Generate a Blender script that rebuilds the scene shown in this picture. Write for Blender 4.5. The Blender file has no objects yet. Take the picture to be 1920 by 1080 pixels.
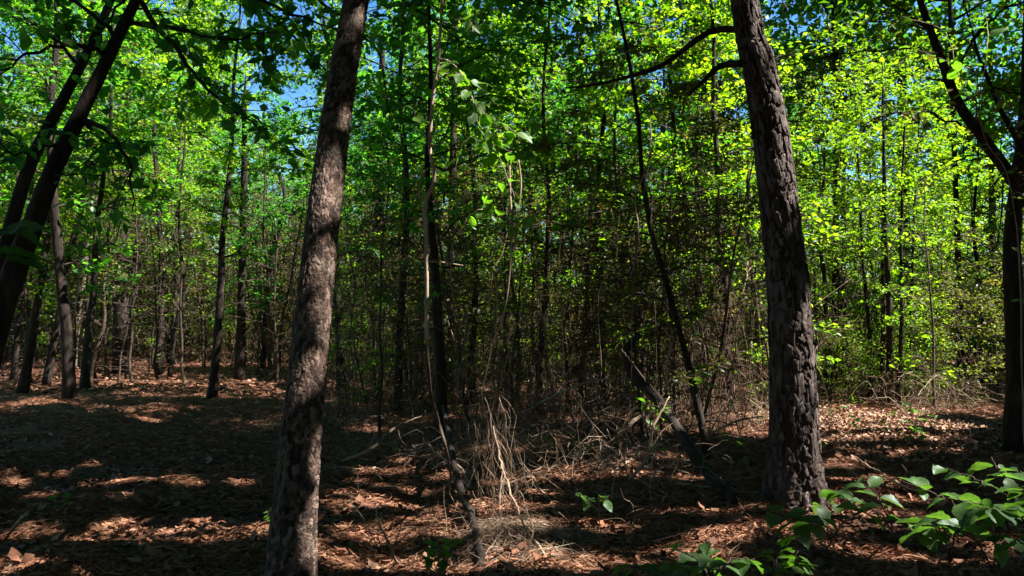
import bpy, math
import numpy as np
from mathutils import Matrix, Vector

# ------------------------------------------------------------------ camera, sky, sun, exposure
scene = bpy.context.scene
COL = scene.collection
F_PX, HZ, CAM_H = 1400.0, 592.0, 1.55
PITCH = math.atan((HZ - 540.0) / F_PX)
cam_d = bpy.data.cameras.new("camera")
cam_d.sensor_width = 36.0
cam_d.lens = 36.0 * F_PX / 1920.0
cam_d.clip_start = 0.05
cam_d.clip_end = 2000.0
cam = bpy.data.objects.new("camera", cam_d)
cam.location = (0, 0, CAM_H)
cam.rotation_euler = (math.pi / 2 + PITCH, 0, 0)
COL.objects.link(cam)
scene.camera = cam

SUN_EL, SUN_AZ = math.radians(52), math.radians(99)      # azimuth clockwise from +Y (the view direction)
S = np.array([math.cos(SUN_EL) * math.sin(SUN_AZ), math.cos(SUN_EL) * math.cos(SUN_AZ), math.sin(SUN_EL)])
world = bpy.data.worlds.new("World")
scene.world = world
world.use_nodes = True
wn = world.node_tree
wn.nodes.clear()
sky = wn.nodes.new("ShaderNodeTexSky")
sky.sky_type = 'NISHITA'
sky.sun_disc = False
sky.sun_elevation = SUN_EL
sky.sun_rotation = SUN_AZ
sky.air_density = 1.0
sky.dust_density = 0.2
sky.ozone_density = 4.0
bg = wn.nodes.new("ShaderNodeBackground")
bg.inputs[1].default_value = 0.05
wo = wn.nodes.new("ShaderNodeOutputWorld")
hs = wn.nodes.new("ShaderNodeHueSaturation")
hs.inputs['Saturation'].default_value = 1.25
hs.inputs['Value'].default_value = 1.12
wn.links.new(sky.outputs[0], hs.inputs['Color'])
wn.links.new(hs.outputs[0], bg.inputs[0])
wn.links.new(bg.outputs[0], wo.inputs[0])

sun_d = bpy.data.lights.new("sun", 'SUN')
sun_d.energy = 5.0
sun_d.angle = math.radians(0.53)
sun_d.color = (1.0, 0.95, 0.86)
sun = bpy.data.objects.new("sun", sun_d)
sun.rotation_euler = Vector((-S[0], -S[1], -S[2])).to_track_quat('-Z', 'Y').to_euler()
sun.location = (20, 0, 30)
COL.objects.link(sun)

scene.view_settings.view_transform = 'Standard'
scene.view_settings.look = 'None'
scene.view_settings.exposure = 2.25
scene.view_settings.gamma = 1.0
cy = scene.cycles
cy.max_bounces = 6
cy.diffuse_bounces = 2
cy.glossy_bounces = 2
cy.transmission_bounces = 3
cy.transparent_max_bounces = 4
cy.caustics_reflective = False
cy.caustics_refractive = False
cy.use_denoising = True
cy.sample_clamp_indirect = 4.0

# ------------------------------------------------------------------ geometry helpers
RNG = np.random.default_rng(11)


def unit(v):
    v = np.asarray(v, float)
    return v / np.maximum(np.linalg.norm(v, axis=-1, keepdims=True), 1e-9)


def hash2(ix, iy, seed):
    h = (ix * 374761393 + iy * 668265263 + seed * 974711) & 0xFFFFFFFF
    h = ((h ^ (h >> 13)) * 1274126177) & 0xFFFFFFFF
    return ((h ^ (h >> 16)) & 0xFFFF) / 65535.0


def vnoise(x, y, seed=0):
    x = np.asarray(x, float); y = np.asarray(y, float)
    ix = np.floor(x).astype(np.int64); iy = np.floor(y).astype(np.int64)
    fx = x - ix; fy = y - iy
    fx = fx * fx * (3 - 2 * fx); fy = fy * fy * (3 - 2 * fy)
    a = hash2(ix, iy, seed); b = hash2(ix + 1, iy, seed)
    c = hash2(ix, iy + 1, seed); d = hash2(ix + 1, iy + 1, seed)
    return (a * (1 - fx) + b * fx) * (1 - fy) + (c * (1 - fx) + d * fx) * fy - 0.5


def gz(x, y):
    """height of the forest floor"""
    x = np.asarray(x, float); y = np.asarray(y, float)
    h = 0.34 * vnoise(x / 7.0 + 3.1, y / 7.0 + 1.7, 1) + 0.16 * vnoise(x / 2.3, y / 2.3, 2) + 0.12 * vnoise(x / .8, y / .8, 3)
    h = h + 0.065 * vnoise(x / .27, y / .27, 4)
    h = h + 0.16 * np.exp(-(((x - 0.9) / 1.6) ** 2 + ((y - 9.0) / 1.6) ** 2))
    h = h + .10 * np.exp(-(((x - 2.36) / .45) ** 2 + ((y - 6.3) / .45) ** 2))
    return h * np.clip((np.hypot(x, y) - 0.5) / 3.0, 0.25, 1.0)


def ray(px, py):
    u = (px - 960.0) / F_PX; v = (540.0 - py) / F_PX
    return np.array([u, math.cos(PITCH) - v * math.sin(PITCH), math.sin(PITCH) + v * math.cos(PITCH)])


def P(px, py, d):
    r = ray(px, py)
    return np.array([0, 0, CAM_H]) + r * (d / r[1])


def G(px, py):
    """the point of the forest floor seen at a pixel"""
    r = ray(px, py); o = np.array([0, 0, CAM_H])
    t = 0.5
    for k in range(4000):
        p = o + r * t
        if p[2] < gz(p[0], p[1]) or t > 60:
            break
        t += 0.02 + t * 0.004
    return np.array([p[0], p[1], float(gz(p[0], p[1]))])


class MB:
    """collects tubes, leaves and faces; build() links them as one mesh object"""
    def __init__(self):
        self.v, self.f, self.s, self.n = [], [], [], 0

    def add(self, verts, faces):
        verts = np.asarray(verts, np.float32).reshape(-1, 3); faces = np.asarray(faces, np.int64)
        self.v.append(verts)
        self.f.append((faces + self.n).ravel())
        self.s.append(np.full(len(faces), faces.shape[1], np.int64))
        self.n += len(verts)

    def tube(self, pts, rad, sides=6, cap=True, wob=0.0, rng=None):
        pts = np.asarray(pts, float); n = len(pts)
        rad = np.broadcast_to(np.asarray(rad, float), (n,))
        t = np.gradient(pts, axis=0); t = unit(t)
        ref = np.array([0.0, 0, 1.0]) if abs(t[:, 2]).mean() < 0.85 else np.array([0, 1.0, 0.0])
        a = unit(np.cross(t, ref))
        if sides >= 5:                       # carry the frame along the curve so that bends do not pinch
            a = a.copy(); a[0] = unit(np.cross(t[0], [0.3, 1, 0.2] if abs(t[0, 1]) < .8 else [1, 0, .2]))
            for q in range(1, n):
                a[q] = unit(a[q - 1] - t[q] * (a[q - 1] @ t[q]))
        b = np.cross(t, a)
        th = np.arange(sides) * 2 * math.pi / sides
        r = rad[:, None] * np.ones(sides)
        if wob and rng is not None:
            r = r * (1 + wob * (rng.random((n, sides)) - .5) * 2)
        v = pts[:, None, :] + r[..., None] * (np.cos(th)[None, :, None] * a[:, None, :] + np.sin(th)[None, :, None] * b[:, None, :])
        i = np.arange(n - 1)[:, None] * sides; j = np.arange(sides)[None, :]; k = (j + 1) % sides
        f = np.stack([i + j, i + k, i + sides + k, i + sides + j], -1).reshape(-1, 4)
        self.add(v.reshape(-1, 3), f)
        if cap and sides >= 4:
            o = self.n - n * sides
            self.f.append(np.arange(sides)[::-1] + o); self.s.append(np.array([sides]))
            self.f.append(np.arange(sides) + o + (n - 1) * sides); self.s.append(np.array([sides]))

    def leaves(self, pos, d, nrm, L, W, shape='kite'):
        tmpl, faces = SHAPES[shape]
        pos = np.asarray(pos, float); n = len(pos)
        if not n:
            return
        d = unit(d); side = unit(np.cross(nrm, d)); nn = np.cross(d, side)
        L = np.broadcast_to(L, (n,))[:, None]; W = np.broadcast_to(W, (n,))[:, None]
        v = np.stack([pos + u * L * d + w * W * side + z * L * nn for (u, w, z) in tmpl], 1)
        f = (np.arange(n)[:, None, None] * len(tmpl) + np.asarray(faces)[None]).reshape(-1, len(faces[0]))
        self.add(v.reshape(-1, 3), f)

    def mesh(self, name, mat, smooth=False):
        me = bpy.data.meshes.new(name)
        if not self.v:
            return me
        v = np.concatenate(self.v); f = np.concatenate(self.f); s = np.concatenate(self.s)
        me.vertices.add(len(v)); me.vertices.foreach_set("co", v.astype(np.float32).ravel())
        me.loops.add(len(f)); me.loops.foreach_set("vertex_index", f.astype(np.int32))
        me.polygons.add(len(s))
        st = np.concatenate([[0], np.cumsum(s)[:-1]])
        me.polygons.foreach_set("loop_start", st.astype(np.int32))
        if smooth:
            me.polygons.foreach_set("use_smooth", np.ones(len(s), bool))
        me.update(calc_edges=True)
        me.validate()
        me.materials.append(mat)
        if getattr(self, 'attr', None) is not None:
            me.attributes.new("plate", 'FLOAT', 'POINT').data.foreach_set("value", self.attr.astype(np.float32))
        return me

    def build(self, name, mat, parent=None, smooth=False, kind=None):
        return link(name, self.mesh(name, mat, smooth), parent, kind=kind)


SHAPES = {
    'kite': ([(0, 0, 0), (.45, -.5, .10), (1, 0, -.06), (.45, .5, .10)], [(0, 1, 2), (0, 2, 3)]),
    'ovate': ([(0, 0, 0), (.25, -.44, .07), (.65, -.38, .03), (1, 0, -.10), (.65, .38, .03), (.25, .44, .07)], [(0, 1, 2, 3), (0, 3, 4, 5)]),
    'needle': ([(0, -.5, 0), (0.5, 0.5, .06), (1, 0, 0)], [(0, 1, 2)]),
    'dead': ([(0, 0, 0), (.3, -.5, .16), (.7, -.36, .05), (1, .06, .18), (.62, .42, .08), (.28, .46, .2)], [(0, 1, 2, 3), (0, 3, 4, 5)]),
}


def link(name, me, parent=None, loc=None, rot=None, scale=None, kind=None):
    o = bpy.data.objects.new(name, me)
    COL.objects.link(o)
    if parent is not None:
        o.parent = parent
    if loc is not None:
        o.location = loc
    if rot is not None:
        o.rotation_euler = rot
    if scale is not None:
        o.scale = (scale,) * 3 if np.isscalar(scale) else scale
    if kind:
        o["kind"] = kind
    return o


def tag(o, label, cat, group=None):
    o["label"] = label; o["category"] = cat
    if group:
        o["group"] = group
    return o


def thing(name, loc, label, cat, group=None):
    o = bpy.data.objects.new(name, None)
    COL.objects.link(o)
    o.location = loc
    o.empty_display_size = 0.2
    return tag(o, label, cat, group)


def curve(pts, n):
    """smooth curve through points"""
    pts = np.asarray(pts, float); m = len(pts)
    if m == 2:
        t = np.linspace(0, 1, n)[:, None]
        return pts[0] * (1 - t) + pts[1] * t
    ext = np.vstack([2 * pts[0] - pts[1], pts, 2 * pts[-1] - pts[-2]])
    u = np.linspace(0, m - 1 - 1e-6, n); i = u.astype(int); t = (u - i)[:, None]
    a, b, c, d = ext[i], ext[i + 1], ext[i + 2], ext[i + 3]
    return 0.5 * (2 * b + (c - a) * t + (2 * a - 5 * b + 4 * c - d) * t ** 2 + (3 * b - a - 3 * c + d) * t ** 3)


# ------------------------------------------------------------------ materials
def new_mat(name):
    m = bpy.data.materials.new(name); m.use_nodes = True
    nt = m.node_tree; nt.nodes.clear()
    out = nt.nodes.new("ShaderNodeOutputMaterial")
    return m, nt, out


def node(nt, kind, **kw):
    n = nt.nodes.new(kind)
    for k, v in kw.items():
        if isinstance(k, str) and hasattr(n, k):
            setattr(n, k, v)
    return n


def ramp(nt, src, stops):
    r = nt.nodes.new("ShaderNodeValToRGB")
    e = r.color_ramp.elements
    while len(e) < len(stops):
        e.new(0.5)
    for i, (p, c) in enumerate(stops):
        e[i].position = p; e[i].color = (*c, 1)
    nt.links.new(src, r.inputs[0])
    return r


def leaf_mat(name, stops, trans=0.5, tint=(1.5, 1.5, 0.7), gloss=0.022, rough=0.5, veins=False):
    m, nt, out = new_mat(name)
    geo = node(nt, "ShaderNodeNewGeometry"); oi = node(nt, "ShaderNodeObjectInfo")
    mx = node(nt, "ShaderNodeMath", operation='MULTIPLY_ADD'); mx.inputs[1].default_value = 0.75
    sc = node(nt, "ShaderNodeMath", operation='MULTIPLY'); sc.inputs[1].default_value = 0.25
    nt.links.new(geo.outputs['Random Per Island'], mx.inputs[0])
    nt.links.new(oi.outputs['Random'], sc.inputs[0]); nt.links.new(sc.outputs[0], mx.inputs[2])
    r = ramp(nt, mx.outputs[0], stops)
    col = r.outputs[0]
    if veins:
        tc = node(nt, "ShaderNodeTexCoord")
        wv = node(nt, "ShaderNodeTexWave", wave_type='BANDS', bands_direction='DIAGONAL')
        wv.inputs['Scale'].default_value = 3.2; wv.inputs['Distortion'].default_value = 1.2
        nt.links.new(tc.outputs['Object'], wv.inputs[0])
        ns = node(nt, "ShaderNodeTexNoise"); ns.inputs['Scale'].default_value = 7.0
        nt.links.new(tc.outputs['Object'], ns.inputs[0])
        rr = ramp(nt, wv.outputs[1], [(0.0, (.78, .78, .78)), (0.12, (1.05, 1.05, 1.05)), (1, (1, 1, 1))])
        r2 = ramp(nt, ns.outputs[0], [(0.3, (.75, .78, .8)), (0.7, (1.2, 1.15, 1.1))])
        m1 = node(nt, "ShaderNodeMix", data_type='RGBA', blend_type='MULTIPLY'); m1.inputs[0].default_value = 1
        nt.links.new(col, m1.inputs[6]); nt.links.new(rr.outputs[0], m1.inputs[7])
        m2 = node(nt, "ShaderNodeMix", data_type='RGBA', blend_type='MULTIPLY'); m2.inputs[0].default_value = 1
        nt.links.new(m1.outputs[2], m2.inputs[6]); nt.links.new(r2.outputs[0], m2.inputs[7])
        col = m2.outputs[2]
    tm = node(nt, "ShaderNodeMix", data_type='RGBA', blend_type='MULTIPLY'); tm.inputs[0].default_value = 1
    tm.inputs[7].default_value = (*tint, 1)
    nt.links.new(col, tm.inputs[6])
    d = node(nt, "ShaderNodeBsdfDiffuse"); t = node(nt, "ShaderNodeBsdfTranslucent"); g = node(nt, "ShaderNodeBsdfGlossy")
    g.inputs['Roughness'].default_value = rough
    g.inputs['Color'].default_value = (.9, .95, 1, 1)
    nt.links.new(col, d.inputs[0]); nt.links.new(tm.outputs[2], t.inputs[0])
    a = node(nt, "ShaderNodeMixShader"); a.inputs[0].default_value = trans
    b = node(nt, "ShaderNodeMixShader"); b.inputs[0].default_value = gloss
    nt.links.new(d.outputs[0], a.inputs[1]); nt.links.new(t.outputs[0], a.inputs[2])
    nt.links.new(a.outputs[0], b.inputs[1]); nt.links.new(g.outputs[0], b.inputs[2])
    nt.links.new(b.outputs[0], out.inputs[0])
    return m


def solid_mat(name, stops, scale=6.0, stretch=(1, 1, 1), bump=0.3, bscale=30, rough=0.9, island=0.0, lichen=None, plate=0.0):
    m, nt, out = new_mat(name)
    tc = node(nt, "ShaderNodeTexCoord")
    mp = node(nt, "ShaderNodeMapping"); mp.inputs['Scale'].default_value = stretch
    nt.links.new(tc.outputs['Object'], mp.inputs[0])
    n1 = node(nt, "ShaderNodeTexNoise"); n1.inputs['Scale'].default_value = scale; n1.inputs['Detail'].default_value = 6
    nt.links.new(mp.outputs[0], n1.inputs[0])
    src = n1.outputs[0]
    if island:
        geo = node(nt, "ShaderNodeNewGeometry"); mm = node(nt, "ShaderNodeMix")
        mm.inputs[0].default_value = island
        nt.links.new(src, mm.inputs[2]); nt.links.new(geo.outputs['Random Per Island'], mm.inputs[3])
        src = mm.outputs[0]
    if plate:
        at = node(nt, "ShaderNodeAttribute"); at.attribute_name = "plate"; mm = node(nt, "ShaderNodeMix")
        mm.inputs[0].default_value = plate
        nt.links.new(src, mm.inputs[2]); nt.links.new(at.outputs['Fac'], mm.inputs[3])
        src = mm.outputs[0]
    r = ramp(nt, src, stops)
    col = r.outputs[0]
    if lichen:
        n2 = node(nt, "ShaderNodeTexNoise"); n2.inputs['Scale'].default_value = 5.5; n2.inputs['Detail'].default_value = 8
        n2.inputs['Roughness'].default_value = .7
        nt.links.new(tc.outputs['Object'], n2.inputs[0])
        r2 = ramp(nt, n2.outputs[0], [(0.56, (0, 0, 0)), (0.66, (1, 1, 1))])
        mm = node(nt, "ShaderNodeMix", data_type='RGBA')
        nt.links.new(r2.outputs[0], mm.inputs[0]); nt.links.new(col, mm.inputs[6]); mm.inputs[7].default_value = (*lichen, 1)
        col = mm.outputs[2]
    b = node(nt, "ShaderNodeBsdfPrincipled")
    b.inputs['Roughness'].default_value = rough
    b.inputs['Specular IOR Level'].default_value = 0.25
    nt.links.new(col, b.inputs['Base Color'])
    if bump:
        nb = node(nt, "ShaderNodeTexNoise"); nb.inputs['Scale'].default_value = bscale; nb.inputs['Detail'].default_value = 8
        nt.links.new(mp.outputs[0], nb.inputs[0])
        bp = node(nt, "ShaderNodeBump"); bp.inputs['Strength'].default_value = bump; bp.inputs['Distance'].default_value = 0.02
        nt.links.new(nb.outputs[0], bp.inputs['Height']); nt.links.new(bp.outputs[0], b.inputs['Normal'])
    nt.links.new(b.outputs[0], out.inputs[0])
    return m


M_BARK_PINE = solid_mat("pine_bark", [(0.25, (0.0154, 0.0091, 0.007)), (0.5, (0.035, 0.0217, 0.0168)), (0.75, (0.063, 0.0434, 0.0371))], 9, (1, 1, .4), .8, 40, plate=.4)
M_PLATE = solid_mat("pine_bark_plate", [(.2, (.018, .011, .009)), (.5, (.05, .036, .032)), (.8, (.21, .172, .162))], 14, (1, 1, .4), .9, 70, island=.5)
M_BARK_SCALY = solid_mat("scaly_bark", [(.25, (.014, .008, .006)), (.5, (.07, .043, .032)), (.78, (.175, .12, .096))], 22, (1, 1, .6), 1.0, 90, lichen=(.11, .10, .08), plate=.55)
M_BARK_DARK = solid_mat("dark_bark", [(.3, (.008, .005, .004)), (.55, (.026, .018, .014)), (.8, (.07, .053, .043))], 12, (1, 1, .25), .9, 45)
M_BARK_PALE = solid_mat("pale_bark", [(0.3, (0.104, 0.08, 0.064)), (0.55, (0.192, 0.152, 0.124)), (0.8, (0.288, 0.24, 0.208))], 9, (1, 1, .3), .5, 35)
M_TWIG = solid_mat("twig_bark", [(.3, (.022, .015, .011)), (.7, (.075, .052, .038))], 8, (1, 1, 1), 0, island=.6)
M_DRY = solid_mat("dry_stem", [(0.2, (0.119, 0.0723, 0.0467)), (0.5, (0.2295, 0.153, 0.102)), (0.85, (0.374, 0.289, 0.2125))], 8, (1, 1, 1), 0, island=.75)
M_BROWNSTEM = solid_mat("brown_stem", [(.2, (.06, .033, .02)), (.5, (.13, .078, .05)), (.85, (.24, .16, .11))], 8, (1, 1, 1), 0, island=.75)
M_VINE = solid_mat("vine_bark", [(.3, (.20, .13, .09)), (.7, (.40, .30, .235))], 20, (1, 1, .3), .3, 60)
M_ROT = solid_mat("rotting_wood", [(.3, (.05, .033, .024)), (.6, (.17, .115, .08)), (.85, (.40, .33, .26))], 10, (1, 1, .4), .6, 40)
M_STRAW = solid_mat("pine_straw", [(0.1, (0.1105, 0.0425, 0.0204)), (0.5, (0.221, 0.1003, 0.0561)), (0.9, (0.323, 0.1827, 0.1105))], 3, (1, 1, 1), 0, island=.8)
M_DEAD = solid_mat("dead_leaf", [(.1, (.055, .021, .011)), (.45, (.16, .066, .035)), (.75, (.245, .115, .068)), (.95, (.30, .175, .115))], 5, (1, 1, 1), 0, rough=.75, island=.8)
M_PALEDEAD = solid_mat("pale_dead_leaf", [(.1, (.15, .07, .04)), (.5, (.26, .145, .092)), (.9, (.37, .24, .17))], 5, (1, 1, 1), 0, rough=.75, island=.8)
M_GROUND = solid_mat("forest_floor", [(0.3, (0.036, 0.0152, 0.0088)), (0.5, (0.088, 0.036, 0.0192)), (0.7, (0.16, 0.072, 0.0416))], 14, (1, 1, 1), .8, 60, rough=.95)

GREEN_MID = [(0, (.028, .085, .005)), (.45, (.062, .150, .008)), (.8, (.115, .21, .011)), (1, (.19, .23, .02))]
GREEN_DEEP = [(0, (.014, .065, .012)), (.5, (.028, .115, .018)), (1, (.060, .17, .018))]
GREEN_YEL = [(0, (.045, .10, .006)), (.45, (.088, .175, .009)), (.8, (.14, .22, .012)), (1, (.19, .19, .02))]
GREEN_OLIVE = [(0, (.035, .050, .014)), (.5, (.075, .090, .022)), (1, (.15, .12, .035))]
M_LEAF = [
    leaf_mat("leaf_mid_green", GREEN_MID, .58, (3.2, 3.0, .8)),
    leaf_mat("leaf_deep_green", GREEN_DEEP, .58, (3.2, 3.1, .8)),
    leaf_mat("leaf_yellow_green", GREEN_YEL, .55, (2.5, 2.6, .8)),
    leaf_mat("leaf_olive", GREEN_OLIVE, .5, (2.2, 2.4, .7)),
]
M_LEAF.append(leaf_mat("leaf_brown", [(0, (.045, .030, .012)), (.4, (.095, .062, .024)), (.75, (.085, .085, .022)), (1, (.19, .12, .05))], .45, (1.9, 1.7, .9)))
M_CANOPY = leaf_mat("canopy_leaf", GREEN_MID, .4, (1.8, 2.0, .8))
M_BIGLEAF = leaf_mat("broad_leaf", [(0, (.030, .075, .018)), (.5, (.045, .105, .024)), (1, (.08, .14, .036))], .45, (2.2, 2.3, .8), .025, .5, veins=True)
M_VINELEAF = leaf_mat("vine_leaf", [(0, (.040, .10, .012)), (.5, (.062, .15, .018)), (1, (.10, .20, .025))], .5, (2.2, 2.3, .6), .02, .5, veins=True)

# ------------------------------------------------------------------ ground
def axis(lo, hi, fine_lo, fine_hi, step, grow):
    a = list(np.arange(fine_lo, fine_hi, step))
    s = step; x = a[-1]
    while x < hi:
        s *= grow; x += s; a.append(x)
    s = step; x = a[0]
    while x > lo:
        s *= grow; x -= s; a.insert(0, x)
    return np.array(a)


gx = axis(-500, 500, -8, 8, 0.08, 1.13)
gy = axis(-300, 700, 1.2, 15, 0.07, 1.10)
X, Y = np.meshgrid(gx, gy)
Z = gz(X, Y)
nx, ny = len(gx), len(gy)
mb = MB()
i = (np.arange(ny - 1)[:, None] * nx + np.arange(nx - 1)[None, :]).ravel()
mb.add(np.stack([X, Y, Z], -1).reshape(-1, 3), np.stack([i, i + 1, i + nx + 1, i + nx], -1))
ground = mb.build("ground", M_GROUND, smooth=True, kind='structure')
ground["label"] = "forest floor covered with red brown leaf litter and pine straw"

# ------------------------------------------------------------------ where the sun comes through the canopy
T = []                                     # (point, radius): leaves are left out of crowns up-sun of these to shape sun patches


def lit(px, py, r, d=None):
    T.append((G(px, py) if d is None else P(px, py, d), r))


for a in [(690, 805, .22), (625, 945, .3), (640, 1050, .38), (760, 905, .42), (860, 850, .28), (905, 985, .5), (960, 930, .35), (940, 1060, .4),
          (1030, 890, .28), (1090, 885, .25), (700, 1010, .3), (1235, 1060, .32), (1150, 870, .2), (1010, 1050, .25), (1600, 800, 1.0), (1680, 805, .8), (1570, 865, .4),
          (1625, 905, .35), (1690, 935, .2), (1590, 950, .3), (1560, 1020, .2), (1700, 985, .15), (1640, 1040, .18), (1840, 1030, .2), (1730, 1060, .25),
          (1400, 690, .8), (1440, 700, .6), (1100, 745, .5), (1080, 790, .35), (1130, 700, .4), (1000, 770, .25), (1250, 660, .4), (1330, 730, .3),
          (40, 690, 1.3), (200, 690, 1.5), (330, 690, 1.3), (480, 655, 1.2), (150, 715, .7), (540, 655, .8),
          (270, 785, .16), (380, 985, .08), (350, 905, .07), (60, 1000, .11), (30, 910, .07), (470, 1000, .10), (240, 985, .06), (175, 910, .05), (40, 1060, .13), (460, 905, .08),
          (640, 720, .3), (760, 700, .3), (870, 700, .3), (1180, 890, .15), (1240, 860, .15), (1430, 990, .1), (1350, 1010, .15), (1130, 990, .13), (1255, 790, .14, 7.2), (1320, 870, .14, 6.9), (1480, 1000, .15), (1550, 980, .16), (1640, 800, .6)]:
    lit(*a)
rq = np.random.default_rng(8)
for k in range(13):
    lit(rq.uniform(0, 500), rq.uniform(850, 1078), rq.uniform(.02, .07))
for k in range(14):
    lit(rq.uniform(600, 1430), rq.uniform(760, 1070), rq.uniform(.03, .10))
for q in [(1560, 830, .6), (1640, 832, .6), (1710, 822, .6), (1600, 778, .8), (1540, 800, .7)]:
    lit(*q)
DB = G(1489, 930)[1]
# flecks of sun on the two big trunks
for a in [(655, 60, .10, 4.5), (648, 110, .08, 4.4), (626, 372, .05, 4.0), (612, 398, .06, 3.95), (596, 515, .085, 3.85), (590, 612, .06, 3.8), (604, 640, .05, 3.8),
          (560, 740, .07, 3.7), (585, 870, .08, 3.65), (568, 1010, .10, 3.6), (565, 1060, .10, 3.6), (640, 230, .035, 4.2),
          (1425, 30, .22, 6.4), (1435, 100, .2, 6.4), (1448, 170, .2, 6.35), (1455, 230, .2, 6.3), (1468, 300, .18, 6.3), (1482, 360, .12, 6.3), (1460, 200, .15, 6.3),
          (1508, 620, .10, 6.2), (1515, 700, .12, 6.2), (1520, 770, .12, 6.2), (1525, 860, .12, 6.2), (1530, 920, .12, 6.2)]:
    lit(a[0], a[1], a[2] * (.62 if a[3] < 5 else 1.1), a[3] if a[3] < 5 else DB - 6.2 + a[3] - .12)
# foliage that stands in the sun
for a in [(850, 130, .2, 4.6), (895, 190, .12, 4.6), (930, 240, .22, 4.6), (940, 300, .12, 4.6), (920, 390, .1, 4.6),
          (1845, 955, .12, 2.1), (1900, 900, .09, 2.5), (1770, 900, .06, 2.5), (1590, 920, .15, 3.1), (1660, 1000, .08, 2.4), (1350, 1050, .09, 2.6), (1890, 1000, .14, 2.2), (1460, 1040, .15, 2.6), (1510, 890, .15, 3.6), (1830, 905, .12, 2.8),
          (330, 180, 2.4, 17), (300, 330, 2.4, 18), (400, 380, 2.0, 18), (240, 250, 2, 17), (130, 120, 2.0, 20), (120, 320, 1.3, 16),
          (1650, 200, 2.2, 16), (1750, 330, 2.2, 14), (1650, 420, 2.2, 14), (1800, 480, 2.0, 13), (1600, 560, 1.6, 14), (1740, 600, 1.6, 13), (1850, 200, 1.6, 10),
          (1380, 600, 1.4, 14), (1340, 420, 1.3, 12), (1330, 280, 1.5, 13), (1150, 170, 1.6, 14), (1080, 360, 1.4, 16), (1000, 430, 1.2, 17), (1240, 120, 1.4, 12), (1560, 330, 1.2, 14),
          (760, 420, 1.3, 18), (900, 420, 1.3, 18), (530, 260, 1.5, 18), (860, 60, 1.4, 14), (980, 180, 1.3, 15)]:
    lit(*a)
TP = np.array([t[0] for t in T]); TR = np.array([t[1] for t in T])


def in_gap(p, soft=0.25, rng=RNG, pad=0.0):
    """True for the points that would shade one of the sunlit spots"""
    p = np.asarray(p, float); out = np.zeros(len(p), bool)
    e1 = unit(np.cross(S, [0, 0, 1.0])); e2 = np.cross(S, e1)
    for c, r in zip(TP, TR):
        v = p - c; t = v @ S
        dist = np.linalg.norm(v - t[:, None] * S, axis=1)
        g = (t > 0.3) & (dist < r * (1 + soft * (rng.random(len(p)) - .5) * 2) + pad)
        if .17 < r < .75 and c[2] < .4:                        # sprays of leaves break up the larger gaps
            g &= vnoise((v @ e1) / .12 + c[0] * 3, (v @ e2) / .12 + c[1] * 3, 44) > -.16
        out |= g
    return out


OPEN = [(G(x, y), .9) for x, y in [(40, 690), (120, 700), (200, 690), (330, 690), (420, 680), (480, 660), (1600, 800), (1560, 790), (1660, 805), (1400, 700), (1100, 750)]]
OPEN += [(P(x, y, d), r) for x, y, d, r in [(1650, 200, 15, 1.6), (1750, 330, 13, 1.6), (1650, 420, 13, 1.6), (1800, 480, 12.5, 1.4), (1740, 600, 12.5, 1.4), (1600, 600, 13, 1.2), (1380, 600, 13.5, 1.2), (1340, 420, 12, 1.0),
                                         (1150, 170, 14, 1.2), (330, 180, 19, 2.0), (300, 330, 19, 2.0), (400, 380, 19, 1.6), (130, 120, 20, 1.6), (1000, 430, 15, 1.0), (760, 420, 17, 1.0), (1850, 250, 11, 1.2)]]


OPEN += [(P(x, y, d), 1.1) for x, y, d in [(800, 200, 12), (1000, 120, 12), (1100, 300, 11), (1250, 250, 10.5), (900, 380, 13), (1180, 420, 11), (720, 120, 14)]]


def stands_open(x, y, zlo, zhi, R, behind=2.6):
    """False where a crown there would take the sun from the glades"""
    for c, r in OPEN:
        t = np.linspace(behind, 24, 50)
        q = c + t[:, None] * S
        k = (q[:, 2] > zlo) & (q[:, 2] < zhi)
        if k.any() and np.hypot(q[k, 0] - x, q[k, 1] - y).min() < r * .55 + R * .62:
            return False
    return True


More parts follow.
